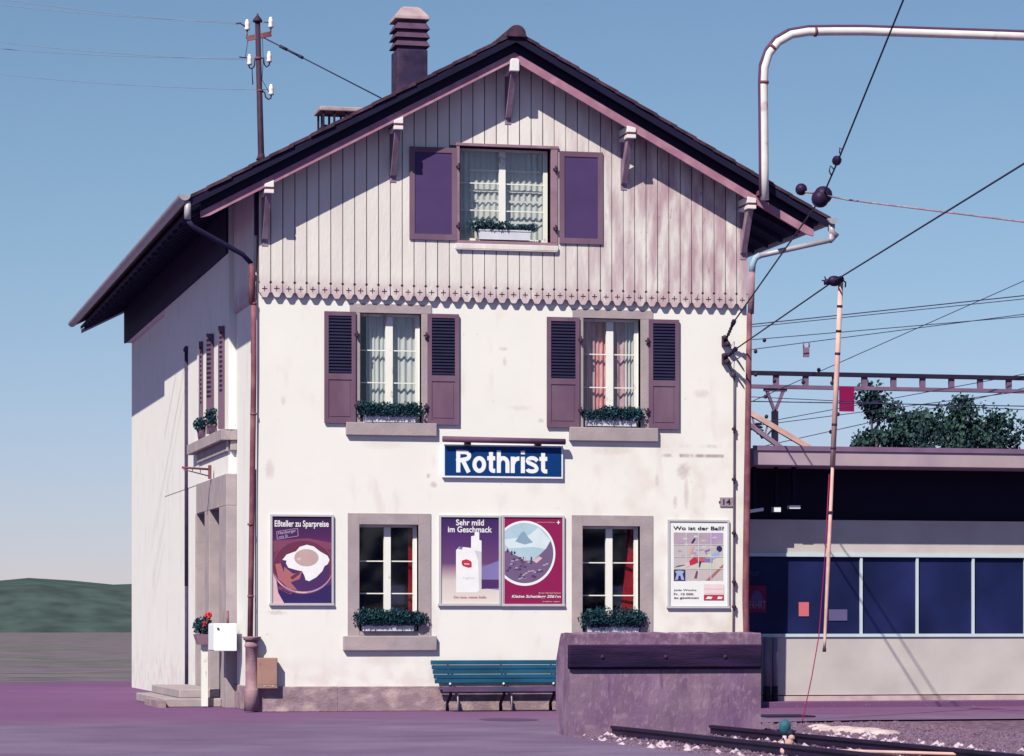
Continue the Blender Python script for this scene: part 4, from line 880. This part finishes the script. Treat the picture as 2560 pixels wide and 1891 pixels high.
# wall cable on the right with cleats
t = thing('wall_cable', 'thin dark cable with knobbly cleats running down beside the right corner', 'cable', P3(1835, 1583, -.05))
q = MB(); q.tube([P3(1819, 912, -.1), P3(1835, 940, -.06), P3(1835, 1073, -.05), P3(1834, 1333, -.05), P3(1833, 1500, -.05), P3(1832, 1600, -.05), (FY(1832, 1600)[0], -.05, .5)], .013, 8); q.build('cable', cablem, t)
for py in (940, 1073, 1199, 1333, 1455, 1517): q = MB(); c = P3(1835, py, -.06); q.ball(c, .042, (1.1, .8, .9)); q.tube([c + Vector((0, -.02, -.08)), c + Vector((0, -.02, .08))], .018, 8); q.build('cleat', iron, t)
# wall anchors with insulator struts and the two heavy wires
MASTP = Vector((13.6, -20., 0))
def anchor(px, py, ex, ey, far, lab):
    t = thing('wall_anchor', lab, 'anchor', P3(px, py, -.02), 'wire anchors at the right corner')
    q = MB(); c = P3(px, py, -.10); q.box(c.x - .05, c.x + .04, -.12, -.004, c.z - .1, c.z + .09); q.ball(c + Vector((.02, -.06, -.07)), .055); q.ball(c + Vector((-.03, -.05, .05)), .05); q.build('base', iron, t)
    e = P3(ex, ey, -.45); q = MB(); d_ = (e - c)
    q.tube([c, e], .02, 8)
    for k in (.35, .5, .65, .8): q.ball(c + d_ * k, .034)
    q.tube([c + d_ * .9, e + d_ * .08], .045, 10); q.build('insulator_string', porcb, t)
    q = MB(); q.tube([c, P3(px + 45, py + 72, -.02)], .012, 6); q.tube([P3(px + 10, py + 20, -.05), P3(px + 22, py + 2, -.2), P3(px + 20, py + 40, -.05)], .008, 6); q.build('strut', wirel, t)
    return e
e1 = anchor(1814, 852, 1834, 806, None, 'upper dark wire anchor with insulator on the right corner wall')
e2 = anchor(1814, 896, 1838, 874, None, 'lower dark wire anchor with insulator on the right corner wall')
def at_depth(px, py, y): return P3(px, py, y)
b1 = P3(2058, 488, -7.5); m1 = P3(2096, 400, -9.0); g1 = P3(2640, -940, -20.)
def wire(pts, r, lab, name='overhead_wire', m=wirem, grp=None):
    q = MB(); q.tube(pts, r, 6); return q.build(name, m, label=lab, cat='wire', group=grp)
t = thing('span_wire', 'heavy span wire rising steeply from the upper wall anchor past the right eave', 'wire', e1)
q = MB(); q.tube([e1, b1, m1, g1], .014, 6); q.build('wire', wirem, t)
q = MB(); q.ball(b1, .155, (1, .9, .95)); q.ball(b1 + Vector((-.05, 0, -.06)), .15); q.ball(P3(2003, 474, -7.2), .10); q.build('round_insulator', porcb, t)
q = MB(); q.tube([P3(2003, 480, -7.2), P3(2058, 484, -7.5)], .02, 8); q.tube([b1, P3(2119, 500, -8.2), P3(2600, 560, -16)], .014, 8); q.build('cross_rod', purlr, t)
q = MB(); d_ = (m1 - b1).normalized(); c = P3(2092, 402, -8.8); q.lathe(c - d_ * .12, [(.02, 0), (.05, .04), (.075, .09), (.075, .15), (.05, .2), (.02, .24)], 12, d_); q.build('egg_insulator', porcb, t)
for hk in (((2085, 424), (2076, 415), (2073, 428), (2079, 440)), ((2107, 376), (2099, 370), (2099, 382), (2103, 388))): q = MB(); q.tube([P3(x_, y_, -8.8) for x_, y_ in hk], .012, 6); q.build('wire_hook', iron, t)
c2p = P3(2086, 703, -6.5)
t = thing('span_wire', 'lower span wire from the lower wall anchor to the insulator above the salmon pole', 'wire', e2)
q = MB(); q.tube([e2, P3(2070, 713, -6.3), c2p, P3(2120, 682, -7.5), P3(2640, 360, -20)], .015, 6); q.build('wire', wirem, t)
q = MB(); q.ball(c2p, .10, (1.25, .9, .9)); q.ball(c2p + Vector((.11, 0, .03)), .06); q.ball(c2p + Vector((-.14, 0, -.02)), .05)
for k in range(5): a_ = k * 1.1; q.tube([c2p + Vector((-.14, 0, 0)), c2p + Vector((-.14 + .08 * math.cos(a_ + 2), 0, .08 * math.sin(a_ + 2)))], .012, 6)
q.tube([c2p + Vector((.1, 0, .05)), c2p + Vector((.2, 0, -.02)), c2p + Vector((.19, 0, -.1))], .014, 6); q.build('insulator_cluster', porcb, t)
# mast outside the right edge carrying both span wires
t = thing('catenary_mast', 'tall grey lattice mast holding the two span wires at right', 'mast', (g1.x + .15, g1.y, 0))
q = MB(); q.beam((g1.x + .15, g1.y, 0), (g1.x + .15, g1.y, g1.z + .5), .22, .22); q.build('column', gantrym, t)
# hanging salmon pole
t = thing('hanging_pole', 'slanting salmon pole with dark bands hanging before the shed', 'pole', P3(2061, 1628, -6.))
top_, bot_ = P3(2102, 706, -6.5), P3(2061, 1622, -6.2); q = MB()
def pm_(py): s_ = (py - 706) / (1622 - 706); return top_.lerp(bot_, s_)
q.tube([pm_(706), pm_(1165)], [.042, .046], 12); q.tube([pm_(1165), pm_(1390), pm_(1600), pm_(1620)], [.026, .034, .026, .024], 12); q.build('shaft', salmon, t)
for py in (766, 828, 884, 1061, 1120, 1280): q = MB(); q.tube([pm_(py - 3), pm_(py + 3)], .048, 12); q.build('band', iron, t)
q = MB(); q.tube([pm_(1620), pm_(1630)], .032, 10); q.build('end_cap', iron, t)
q = MB(); q.tube([pm_(1185) + Vector((-.05, .01, 0)), pm_(1400) + Vector((-.06, .01, 0)), pm_(1590) + Vector((-.10, .02, 0)), P3(2030, 1690, -6.6), P3(2006, 1803, -7.4)], .009, 6); q.build('rope', redm, t)
# white swan neck pipe, standing off the verge and running right to its own post
t = thing('curved_pipe', 'white pipe bent over in a quarter arc above the right eave', 'pipe', P3(1912, 499, -1.))
pts = [(1912, 500), (1911, 420), (1910, 300), (1909, 215), (1911, 170), (1922, 135), (1945, 106), (1978, 87), (2020, 80), (2080, 79), (2160, 79), (2560, 92), (2660, 95)]
P_ = [P3(x, y, -1.) for x, y in pts]; q = MB(); q.tube(P_ + [Vector((P_[-1].x + .4, -1, P_[-1].z - .4)), Vector((P_[-1].x + .4, -1, 0))], .078, 14); q.build('pipe', pipew, t)
q = MB(); off_ = Vector((-.075, -.0, .055)); q.tube([p + (off_ if i < 5 else Vector((-.05, 0, .08)) if i < 8 else Vector((0, 0, .09))) for i, p in enumerate(P_)], .036, 8); q.build('side_cable', mat('violet_cable', (.10, .045, .11), .6, .1, 5.), t)
q = MB(); 
for (x, y) in ((1910, 210), (1928, 122), (2035, 80)): c = P3(x, y, -1.); q.lathe(c - Vector((0, 0, .0)), [(.09, 0), (.095, .03), (.09, .05)], 12, (0, 0, 1) if x < 1915 else (.7, 0, .7) if x < 2000 else (1, 0, 0))
q.box(P_[0].x - .05, P_[0].x + .05, -.99, -.62, P_[0].z + .12, P_[0].z + .2); q.build('clamp', copper, t)

# sign bracket and wall lamp arm at the left edge
t = thing('wall_bracket', 'thin rusty bracket arm reaching out from the side wall', 'bracket', (-.2, 6., 4.5))
yb, zb_ = SX(527, 1180, -.22); c = Vector((-.24, yb, zb_)); q = MB(); q.box(c.x - .03, c.x + .03, yb - .03, yb + .03, c.z - .14, c.z + .13)
a_ = c + Vector((-.03, 0, .05)); e_ = Vector((c.x - .55, yb, c.z + .08)); q.tube([a_, e_], .022, 8); q.tube([c + Vector((-.03, 0, -.08)), e_ + Vector((.03, 0, -.04))], .012, 8)
for k in (.3, .6): q.tube([a_.lerp(e_, k), a_.lerp(e_, k) + Vector((0, 0, -.06 - .03 * (1 - k)))], .008, 6)
q.build('arm', copper, t)
# dark post by the platform
t = thing('platform_post', 'slender dark post standing on the platform beyond the side wall', 'post', (-1.55, 9.2, 0))
xx = P3(466, 1500, 9.2).x; zt = P3(466, 880, 9.2).z
q = MB(); q.tube([(xx, 9.2, 0), (xx, 9.2, 2.4)], .035, 10); q.tube([(xx, 9.2, 2.4), (xx, 9.2, zt)], .04, 10); q.lathe((xx, 9.2, zt), [(.06, 0), (.07, .05), (.03, .12)], 12); q.build('post', mat('violet_post', (.06, .04, .09), .6, .25, 9.), t)
# white cabinet, flower box on the side, post
A = RECT(536, 1559, 592, 1628, 1.9)
t = thing('wall_cabinet', 'white metal cabinet projecting from the side wall by the corner', 'cabinet', (-.2, 1.9, A[2]))
q = MB(); q.box(A[0], A[1] , 1.9, 2.7, A[2], A[3]); q.build('case', signw, t, bevel=.01)
q = MB(); q.box(A[0] - .012, A[0] - .001, 1.92, 2.68, A[2] + .02, A[3] - .02); q.build('door', signw, t)
q = MB(); q.ball((A[0] + .07, 1.895, A[3] - .1), .022); q.build('lock', iron, t)
q = MB(); q.tube([(A[1] - .13, 2.2, A[3]), (A[1] - .13, 2.2, A[3] + .24)], .025, 10); q.build('stub_pipe', copper, t)
bx = P3(510, 1600, 3.3)
t = thing('tub_planter', 'planter of dark leaves and red flowers on a white post beside the side doors', 'planter', (bx.x, 3.3, 0))
q = MB(); q.box(bx.x - .05, bx.x + .07, 3.25, 3.37, 0.02, P3(510, 1612, 3.3).z); q.build('post', framew, t)
z0_ = P3(510, 1612, 3.3).z; q = MB(); q.add([(bx.x - .12, 3.15, z0_ + .001), (bx.x + .1, 3.15, z0_ + .001), (bx.x + .1, 3.5, z0_ + .001), (bx.x - .12, 3.5, z0_ + .001), (bx.x - .18, 3.1, z0_ + .2), (bx.x + .12, 3.1, z0_ + .2), (bx.x + .12, 3.55, z0_ + .2), (bx.x - .18, 3.55, z0_ + .2)], [(0, 3, 2, 1), (4, 5, 6, 7), (0, 1, 5, 4), (1, 2, 6, 5), (2, 3, 7, 6), (3, 0, 4, 7)]); q.build('trough', potm, t)
q = MB(); leaves(q, (bx.x - .02, 3.3, z0_ + .33), .22, 500, .035, (.9, 1, 1)); q.build('foliage', leafm, t)
q = MB(); leaves(q, (bx.x + .07, 3.2, z0_ + .56), .07, 90, .03); leaves(q, (bx.x - .01, 3.12, z0_ + .40), .05, 40, .025); q.build('flowers', flowerm, t)

# bench --------------------------------------------------------------
t = thing('bench', 'teal slatted bench with iron legs against the station wall', 'bench', (4.5, -.45, 0))
bx0 = FY(1093, 1700, -.5)[0]; bx1 = 5.75
q = MB()
for k in range(5):
    z = .52 + k * .085 ; y = -.30 + k * .045 + .0; q.add([(bx0 - .04 * (k / 4), y - .012, z), (bx1, y - .012, z), (bx1, y + .012, z + .07), (bx0 - .04 * (k / 4), y + .012, z + .07), (bx0 - .04 * (k / 4), y + .016, z - .01), (bx1, y + .016, z - .01), (bx1, y + .04, z + .06), (bx0 - .04 * (k / 4), y + .04, z + .06)], [(0, 1, 2, 3), (7, 6, 5, 4), (0, 4, 5, 1), (1, 5, 6, 2), (2, 6, 7, 3), (3, 7, 4, 0)])
q.build('backrest', teal, t)
q = MB()
for k in range(4): q.box(bx0 + .05, bx1, -.80 + k * .115, -.80 + k * .115 + .085, .425 - .008 * k, .455 - .008 * k)
q.box(bx0 + .04, bx1, -.83, -.805, .37, .45)
q.build('seat', mat('worn_seat_slats', (.12, .07, .15), .6, .3, 5., c2=(.03, .09, .15), s2=3., stretch=(.3, 1, 1)), t)
for px in (1130, 1264, 1389):
    x = FY(px, 1700, -.5)[0]; q = MB()
    q.tube([(x + .06, -.74, 0), (x + .055, -.76, .2), (x + .05, -.74, .42)], .014, 8); q.build('leg', zinc, t)
    q = MB(); q.tube([(x - .03, -.24, 0), (x - .05, -.30, .14), (x, -.38, .30), (x + .01, -.33, .42), (x, -.26, .55), (x, -.10, .90)], [.035, .03, .03, .035, .022, .018], 8); q.tube([(x, -.33, .40), (x + .02, -.6, .40), (x + .05, -.76, .41)], .02, 8); q.build('leg', iron, t)
    q = MB(); q.ball((x, -.345, .50), .022); q.build('bolt', purlw, t)

# buffer stop ---------------------------------------------------------
t = thing('buffer_stop', 'weathered concrete buffer block with a dark timber beam at the end of the siding', 'buffer stop', (4.2, -12., 0))
xl, xr2 = 2.76, 5.64; yf = -12.2; yb = -11.33
q = MB(); nx, prof = 30, [(yf, -.05), (yf, .4), (yf, .93), (yf, 1.30), (yf + .01, 1.455), (yf + .04, 1.475), (yf + .3, 1.475), (yb - .30, 1.46), (yb - .23, 1.40), (yb, 1.08), (yb, .5), (yb, -.05)]
v = []; f = []; random.seed(3)
for i in range(nx + 1):
    x = xl + (xr2 - xl) * i / nx
    for j, (y, z) in enumerate(prof):
        rz = random.uniform(-.010, .010) if 3 < j < 9 else 0; ry = random.uniform(-.006, .006) if j in (3, 4, 5) else 0
        v.append((x + (random.uniform(-.01, .01) if i in (0, nx) else 0), y + ry, z + rz))
m_ = len(prof)
for i in range(nx):
    for j in range(m_ - 1): f.append((i * m_ + j, (i + 1) * m_ + j, (i + 1) * m_ + j + 1, i * m_ + j + 1))
f.append(tuple(range(m_))); f.append(tuple(nx * m_ + j for j in range(m_ - 1, -1, -1)))
q.add(v, f); q.build('concrete_block', blockm, t)
q = MB(); z0_, z1_ = FY(1650, 1673, -12.4)[1] - .005, FY(1650, 1612, -12.4)[1]; x0_, x1_ = FY(1428, 1640, -12.42)[0], FY(1914, 1640, -12.42)[0]
q.prismx([(-12.19, z0_), (-12.25, z0_), (-12.28, z0_ + .04), (-12.28, z1_ - .02), (-12.265, z1_), (-12.19, z1_)], x0_, x1_); q.build('buffer_beam', beamm, t, bevel=.025)
q = MB()
for xx in (x0_ + .5, x0_ + 1.45, x0_ + 2.35): q = MB(); q.ball((xx, -12.285, (z0_ + z1_) / 2), .03, (1, .5, 1)); q.build('beam_bolt', iron, t)
# lever lantern, ochre rod
random.seed(11)
lp = Vector((*[0, 0], 0)); k_ = (EYE - .0) * F / (1858 - HY); vv = ray(1962); lp = Vector((C0[0] + k_ * vv[0], C0[1] + k_ * vv[1], 0))
t = thing('points_lantern', 'small teal lantern on a pale foot beside the siding rail', 'lantern', lp)
q = MB(); q.lathe(lp + Vector((0, 0, .10)), [(.03, 0), (.045, .02), (.08, .06), (.085, .12), (.075, .18), (.06, .19), (.02, .22)], 10); q.build('lamp_head', mat('teal_paint', (.03, .12, .16), .6, .2, 9.), t)
q = MB(); q.ball(lp + Vector((.06, -.05, .13)), .06); q.build('dark_lens', gantryd, t)
q = MB(); q.lathe(lp - Vector((0, 0, .02)), [(.08, 0), (.07, .04), (.03, .06), (.03, .14)], 12); q.build('foot', pebblel, t)
def gp(px, py, z=0.):
    k = (EYE - z) * F / (py - HY); v = ray(px); return Vector((C0[0] + k * v[0], C0[1] + k * v[1], z))
ra_, rb_ = gp(1975, 1874, .06), gp(2600, 1892, .06)
t = thing('ochre_rod', 'long ochre rod with a lumpy pale end lying across the siding', 'rod', (ra_.x, ra_.y, 0))
q = MB(); q.tube([ra_, rb_], .022, 8); q.build('rod', salmon, t)
q = MB(); 
for dx, dz, r_ in ((0, 0, .085), (-.06, -.02, .07), (-.01, .08, .06), (.02, .14, .045)): q.ball(ra_ + Vector((dx, 0, dz)), r_, (1, .8, .9), 9, 6)
q.build('lump', mat('ochre_stone', (.60, .38, .33), .9, .25, 9., bump=.5), t)
q = MB(); q.tube([gp(1925, 1870, .02), gp(1945, 1857, .1), lp + Vector((-.02, 0, .06))], .012, 8); q.build('lever_arm', salmon, t)
# pale kerb remains at right
q = MB()
for (px, py, s_) in ((2048, 1816, .16), (2062, 1822, .18), (2085, 1826, .2), (2105, 1824, .22), (2130, 1828, .25), (2170, 1830, .25), (2210, 1834, .22)):
    c = gp(px, py); q.ball(c + Vector((0, 0, -.02)), s_, (1.3, .8, .35), 9, 6)
q.build('kerb_rubble', mat('pale_rubble', (.55, .42, .42), .95, .25, 7., bump=.8), label='low line of pale rubble at the edge of the ballast on the right', cat='rubble')
# dark puddle mark: two iron plates in the ground
q = MB(); c = gp(1935, 1792); q.box(c.x - .3, c.x + .55, c.y - .6, c.y + .35, .0, .03); q.build('ground_plate', gantryd, label='flat dark plate lying on the asphalt right of the buffer block', cat='plate')
q = MB(); c = gp(1272, 1800); pts = [(c.x + .48 * math.cos(i * math.pi / 10), c.y + .75 * math.sin(i * math.pi / 10), .004) for i in range(20)]; q.poly(pts); q.build('asphalt_patch', mat('dark_patch', (.10, .05, .115), .9, .2, 3.), kind='structure')

# ================================================================== SHED ON THE RIGHT
pf = MB(); pf.box(9.42, 60, .55, 10, -.02, .11); pf.build('platform', asphalt, kind='structure', bevel=.01)
SY = 1.2; SF = .12
sh = thing('platform_building', 'low flat roofed platform building with blue window band right of the station', 'building', (16, SY, .11))
def zp(py, y=SY): return P3(2000, py, y)[2]
X0s, X1s = 9.44, 28.
zf0, zf1 = zp(1164, SF), zp(1121, SF); zb1, zb0 = zp(1300), zp(1392); zw0 = zp(1585); zc = zp(1738)
q = MB(); q.box(X0s, X1s, SF, 8., zf0, zf1); q.build('roof', shedf, sh, bevel=.01)
q = MB(); q.box(X0s - .02, X1s, SF - .03, SF - .001, zf1 - .05, zf1 + .04); q.build('roof_edge', gantrym, sh)
q = MB(); q.box(X0s + .1, X1s - .1, SY + .15, SY + .2, zb1 - .02, zf0); q.build('clerestory', shedk, sh)
q = MB(); q.box(X0s, X1s, SY, SY + .1, zb0 + .05, zb1); q.build('panel_band', shedp, sh)
q = MB(); q.box(X0s, X1s, SY - .03, SY - .001, zb0, zb0 + .07); q.build('trim', seal, sh)
q = MB(); q.box(X0s, X1s, SY - .03, SY - .001, zw0 - .06, zw0); q.build('trim', seal, sh)
q = MB(); q.box(X0s, X1s, SY + .04, SY + .06, zw0, zb0); q.build('window_band', shedg, sh)
q = MB(); q.box(X0s, X1s, SY, SY + .1, zc, zw0 - .06); q.build('lower_wall', shedp, sh)
q = MB(); q.box(X0s, X1s, SY - .05, SY + .1, .0, zc - .02); q.build('base_course', mat('shed_base', (.56, .42, .40), .9, .2, 2., c2=(.42, .28, .31), s2=3.), sh)
q = MB(); q.box(X0s, X1s, SY + .12, 8, 0, zb1 - .03); q.build('rear_block', shedk, sh)
for px in (2150, 2290, 2430, 2560):
    q = MB(); x = P3(px, 1500, SY).x; q.box(x, x + .05, SY - .01, SY + .035, zw0 + .001, zb0 - .001); q.build('window_mullion', seal, sh)
for px, r_ in ((1917, .065), (1937, .055)):
    a_ = P3(px, 1600, SY - .12); q = MB(); q.tube([(a_.x, SY - .12, .40), (a_.x, SY - .12, zw0 - .07)], r_, 12); q.build('vent_pipe', mat('grey_vent_pipe', (.20, .17, .26), .5, .1, 4.), sh)
    q = MB(); q.tube([(a_.x, SY - .12, .0), (a_.x, SY - .12, .398)], r_ + .006, 12); q.build('vent_pipe_foot', gantryd, sh)
def fix(px0, py0, px1, py1, sl):
    A = RECT(px0, py0, px1, py1, .7); q = MB(); q.prism([(A[0], A[2]), (A[1], A[2] + sl), (A[1], A[3] + sl), (A[0], A[3])], .7, .85); q.build('under_roof_lamp', signw, sh)
    q = MB(); m_ = (A[0] + A[1]) / 2; q.box(m_ - .03, m_ + .03, .73, .83, A[3], zf0); q.build('lamp_stem', shedk, sh)
fix(1868, 1276, 1909, 1284, .05); fix(1935, 1268, 1952, 1280, 0); fix(1974, 1264, 2001, 1272, .0)
def sheet2(px0, py0, px1, py1, m, name, lab, y=SY + .03):
    A = RECT(px0, py0, px1, py1, y); q = MB(); q.box(A[0], A[1], y - .006, y + .004, A[2], A[3]); return q.build(name, m, label=lab, cat='notice'), A
yv = SY + .02
t = thing('window_poster', 'dim crimson poster with grey figure in the shed window beside the downpipe', 'poster', P3(1893, 1532, yv))
A = RECT(1870, 1464, 1915, 1532, yv); q = MB(); q.box(A[0], A[1], yv - .008, yv + .002, A[2], A[3]); q.build('sheet', flat('dim_crimson', (.17, .015, .07)), t)
q = MB(); c = P3(1892, 1492, yv); yq = yv - .010; q.add([(c.x - .13, yq, c.z - .1), (c.x + .13, yq, c.z - .1), (c.x + .1, yq, c.z + .03), (c.x + .03, yq, c.z + .12), (c.x - .03, yq, c.z + .12), (c.x - .1, yq, c.z + .03)], [(0, 1, 2, 3, 4, 5)]); q.build('figure_print', flat('dim_blue_print', (.10, .08, .20)), t)
A = RECT(1873, 1503, 1914, 1522, yv); text('lettering', 'FAHRT', flat('dim_grey_print', (.22, .16, .28)), A[0], A[1], A[2], A[3], yv - .012, t, .02, 0, .001)
sheet2(1997, 1506, 2022, 1541, pm['orange'], 'window_notice', 'small salmon red notice stuck inside the blue shed window')
t = thing('window_lettering', 'faint grey lettering inside the shed window above the crimson poster', 'lettering', P3(1885, 1440, yv))
A = RECT(1875, 1430, 1898, 1440, yv); text('lettering', 'POST', flat('faint_letter', (.07, .07, .20)), A[0], A[1], A[2], A[3], yv, t, .02, 0, .001)
sheet2(2072, 1524, 2118, 1552, flat('dim_grey_card', (.12, .10, .22)), 'window_card', 'dim grey card low in the shed window right of the hanging pole')

# gantry behind
gt = thing('catenary_gantry', 'purple grey catenary gantry crossing above the tracks behind the station', 'gantry', (21, 20, 0))
zz = lambda py: P3(1990, py, 20.)[2]
q = MB(); q.box(12.5, 26.5, 19.9, 20.1, zz(940), zz(930)); q.build('top_chord', gantryd, gt)
q = MB(); q.box(12.5, 26.5, 19.9, 20.1, zz(973), zz(964)); q.build('bottom_chord', gantrym, gt)
for k in range(14):
    q = MB(); x = P3(1940, 950, 20).x - 3.2 + k * .80; q.box(x - .07, x + .07, 19.95, 20.05, zz(964) + .001, zz(940) - .001); q.build('batten_plate', gantrym, gt)
for x in (12.7, 26.3): q = MB(); q.box(x - .12, x + .12, 19.88, 20.12, 0, zz(973) - .001); q.build('column', gantrym, gt)
q = MB(); j = P3(1937, 1030, 20); q.beam(P3(1916, 974, 20), j, .07, .09, (0, 1, 0)); q.beam(P3(1960, 974, 20), j, .07, .09, (0, 1, 0)); q.beam(P3(1910, 975, 20), P3(1966, 976, 20), .12, .07); q.build('y_hanger', gantrym, gt)
q = MB(); q.box(j.x - .07, j.x + .07, 19.92, 20.08, zz(1106), j.z + .02); q.build('drop_tube', gantryd, gt)
t = thing('line_insulator', 'cluster of dark brown insulators beside the gantry drop tube', 'insulator', P3(1895, 1070, 19.9))
q = MB(); c = P3(1897, 1072, 19.9)
for dz in (-.16, -.08, 0, .08): q.lathe(c + Vector((dz * -.3, 0, dz)), [(.05, 0), (.11, .02), (.10, .05), (.05, .07)], 12)
q.ball(P3(1874, 1068, 19.9), .10); q.build('discs', porcb, t)
q = MB(); q.tube([P3(1874, 1068, 19.9), P3(1890, 1072, 19.9)], .03, 8); q.tube([P3(1900, 1088, 19.9), P3(1904, 1096, 19.9), P3(1914, 1093, 19.9), P3(1928, 1077, 19.9), P3(1936, 1072, 19.9)], .022, 8); q.build('bent_arm', iron, t)
# red plate on the gantry
q = MB(); A = RECT(2099, 967, 2135, 1029, 19.8); q.box(A[0], A[1], 19.78, 19.84, A[2], A[3]); q.box(A[0] + .2, A[0] + .26, 19.841, 19.9, A[2] + .2, A[3]); q.build('red_plate', redm, label='crimson rectangular plate hung on the gantry at the right edge', cat='plate')
# salmon lattice boom beyond
t = thing('lattice_boom', 'two sloping salmon rails of a boom behind the platform building', 'boom', P3(1950, 1110, 14))
q = MB(); q.beam(P3(1820, 1000, 14), P3(2040, 1130, 14), .12, .12, (0, 1, 0)); q.build('rail', salmon, t)
q = MB(); q.beam(P3(1820, 1024, 14), P3(1960, 1125, 14), .10, .12, (0, 1, 0)); q.build('rail', purlr, t)
q = MB()
for a_, b_ in (((1880, 1036), (1885, 1062)), ((1920, 1060), (1912, 1088)), ((1975, 1085), (1980, 1103)), ((2005, 1108), (2006, 1122))): q.beam(P3(*a_, 14), P3(*b_, 14), .04, .04, (0, 1, 0))
q.build('strut', purlr, t)
# catenary wires across
grp = 'thin catenary wires right of the station'
WL = (((1820, 818), (2160, 782), 'highest catenary wire beside the right downpipe'), ((1820, 824), (2160, 789), 'catenary wire just below the highest one'), ((1820, 855), (2160, 826), 'catenary wire carrying one small clip near the downpipe'),
      ((1820, 882), (2160, 838), 'catenary wire with the hanging counterweight plate'), ((1860, 1013), (2160, 880), 'wire climbing steeply to the right across the gantry'), ((1820, 1003), (2160, 1009), 'level wire just under the gantry hanger'),
      ((1820, 990), (2160, 1006), 'faint level wire under the gantry beam'), ((1880, 1062), (2160, 1010), 'wire rising right behind the drop tube'), ((1880, 1066), (2160, 1030), 'wire rising right below the red plate'), ((1900, 1118), (2160, 1060), 'lowest wire rising right above the shed roof'))
for i, (a_, b_, lab) in enumerate(WL):
    yy = 17. + .35 * i; A = P3(*a_, yy); B = P3(*b_, yy); B2 = A + (B - A) * 3.2; A2 = A - (B - A) * .5
    q = MB(); q.tube([A2, B2], .011 if i not in (0, 5) else .014, 5); 
    o = q.build('catenary_wire', wirem, label=lab, cat='wire', group=grp)
for px, py, i, lab in ((1911, 851, 2, 'small dark clip on the wire below the right eave'), (1889, 879, 3, 'small dark clip on the counterweight wire next to the downpipe'), (1889, 937, 4, 'dark clip hanging under the left end of the gantry'), (2047, 925, 4, 'dark clip on the steep wire above the gantry'),
                       (1936, 953, 4, 'dark clip on the left gantry batten plate'), (2008, 956, 4, 'dark clip on the middle gantry batten plate'), (2080, 958, 4, 'dark clip on the right gantry batten plate'), (1914, 992, 4, 'dark clip beside the gantry hanger arm'), (1916, 1042, 7, 'dark clip left of the drop tube'), (2095, 1036, 8, 'dark clip on the wire below the red plate'), (2077, 1080, 9, 'dark clip on the lowest wire')):
    q = MB(); q.ball(P3(px, py, 17. + .35 * i - .05), .05, (1, 1, 1.1)); q.build('wire_clip', iron, label=lab, cat='clip', group='small clips on the catenary wires')
q = MB(); A = RECT(2009, 857, 2023, 893, 17.9); q.box(A[0], A[1], 17.88, 17.95, A[2], A[3] - .12); q.beam((A[0], 17.9, A[3] - .12), (A[0], 17.9, A[3] + .02), .03, .03); q.beam((A[1], 17.9, A[3] - .12), (A[1], 17.9, A[3] + .02), .03, .03)
q.build('counterweight', mat('mauve_weight', (.26, .15, .22), .7, .1, 5.), label='small mauve plate hanging from a catenary wire', cat='weight')

# ================================================================== TREES
def tree(x, y, h, r, lab, seed, leaf=.075, n=11000, m=None, grp='trees behind the platform'):
    random.seed(seed); t = thing('tree', lab, 'tree', (x, y, 0), grp)
    q = MB(); q.tube([(x, y, 0), (x + .1, y, h * .3), (x, y + .1, h * .55), (x + .1, y, h * .85)], [.25, .2, .14, .04], 10)
    cl = []
    for k in range(44):
        a_ = random.uniform(0, 6.28); zz_ = random.uniform(.25, 1.0); rr_ = r * math.sin(min(1, (1.05 - zz_) * 1.6) * 1.57) * random.uniform(.35, .95)
        c = Vector((x + rr_ * math.cos(a_), y + rr_ * math.sin(a_), h * zz_)); cl.append(c)
        if k % 2 == 0: q.tube([(x, y, c.z * .75), c], [.07, .02], 6)
    q.build('trunk', mat('bark' + str(seed), (.08, .06, .07), .9, .3, 4.), t)
    q = MB(); q2 = MB()
    for c in cl:
        s_ = r * random.uniform(.12, .34); leaves(q, c, s_, n // 60, leaf, (1, 1, .7)); leaves(q2, c + Vector((0, -.1, s_ * .3)), s_ * .9, n // 130, leaf, (1, 1, .7))
    q.build('crown', treem, t); q2.build('light_leaves', treel, t)
treem = mat('tree_leaf', (.018, .042, .055), .7, .45, 3.); treel = mat('tree_leaf_light', (.04, .085, .07), .7, .4, 3.)
def tx(px, y): return P3(px, 1500, y).x
for px, y, py, r, sd_, lab in ((2185, 28, 985, 2.0, 21, 'dark tree with ragged crown rising behind the shed roof beside the red plate'), (2280, 33, 1045, 2.5, 22, 'lower bushy tree second from the red plate behind the shed'), (2385, 30, 1010, 2.3, 24, 'taller tree third from the red plate behind the shed'), (2500, 34, 1050, 2.8, 25, 'tree at the right end of the row behind the shed')):
    tree(tx(px, y), y, P3(px, py, y).z, r, lab, sd_)
# leaf mass added out of view behind the viewer to darken pane reflections
random.seed(9); q = MB()
for k in range(70): x = -90 + k * 3.2; leaves(q, (x, -150 + random.uniform(-6, 6), random.uniform(3, 6)), 5.5, 60, 1.1, (1, .8, random.uniform(.8, 1.3)))
q.build('added_wood', treem, kind='stuff', label='dark unseen leaf mass added opposite the station for the pane reflections', cat='added_wood')
# low wooded hills along the horizon
random.seed(4); q = MB(); n = 160; v = []
for i in range(n + 1):
    x = -700 + i * 9.; h = 8 + 3.5 * math.sin(x * .011) + 2 * math.sin(x * .037 + 1) + random.uniform(-.7, .7)
    v += [(x, 520, -1), (x, 560, h * .8), (x, 600, h), (x, 660, -1)]
for i in range(n):
    for k in range(3): q.add([v[4 * i + k], v[4 * i + 4 + k], v[4 * i + 5 + k], v[4 * i + 1 + k]], [(0, 1, 2, 3)])
q.build('hills', mat('hill_wood', (.05, .075, .07), .95, .35, .15), kind='structure')
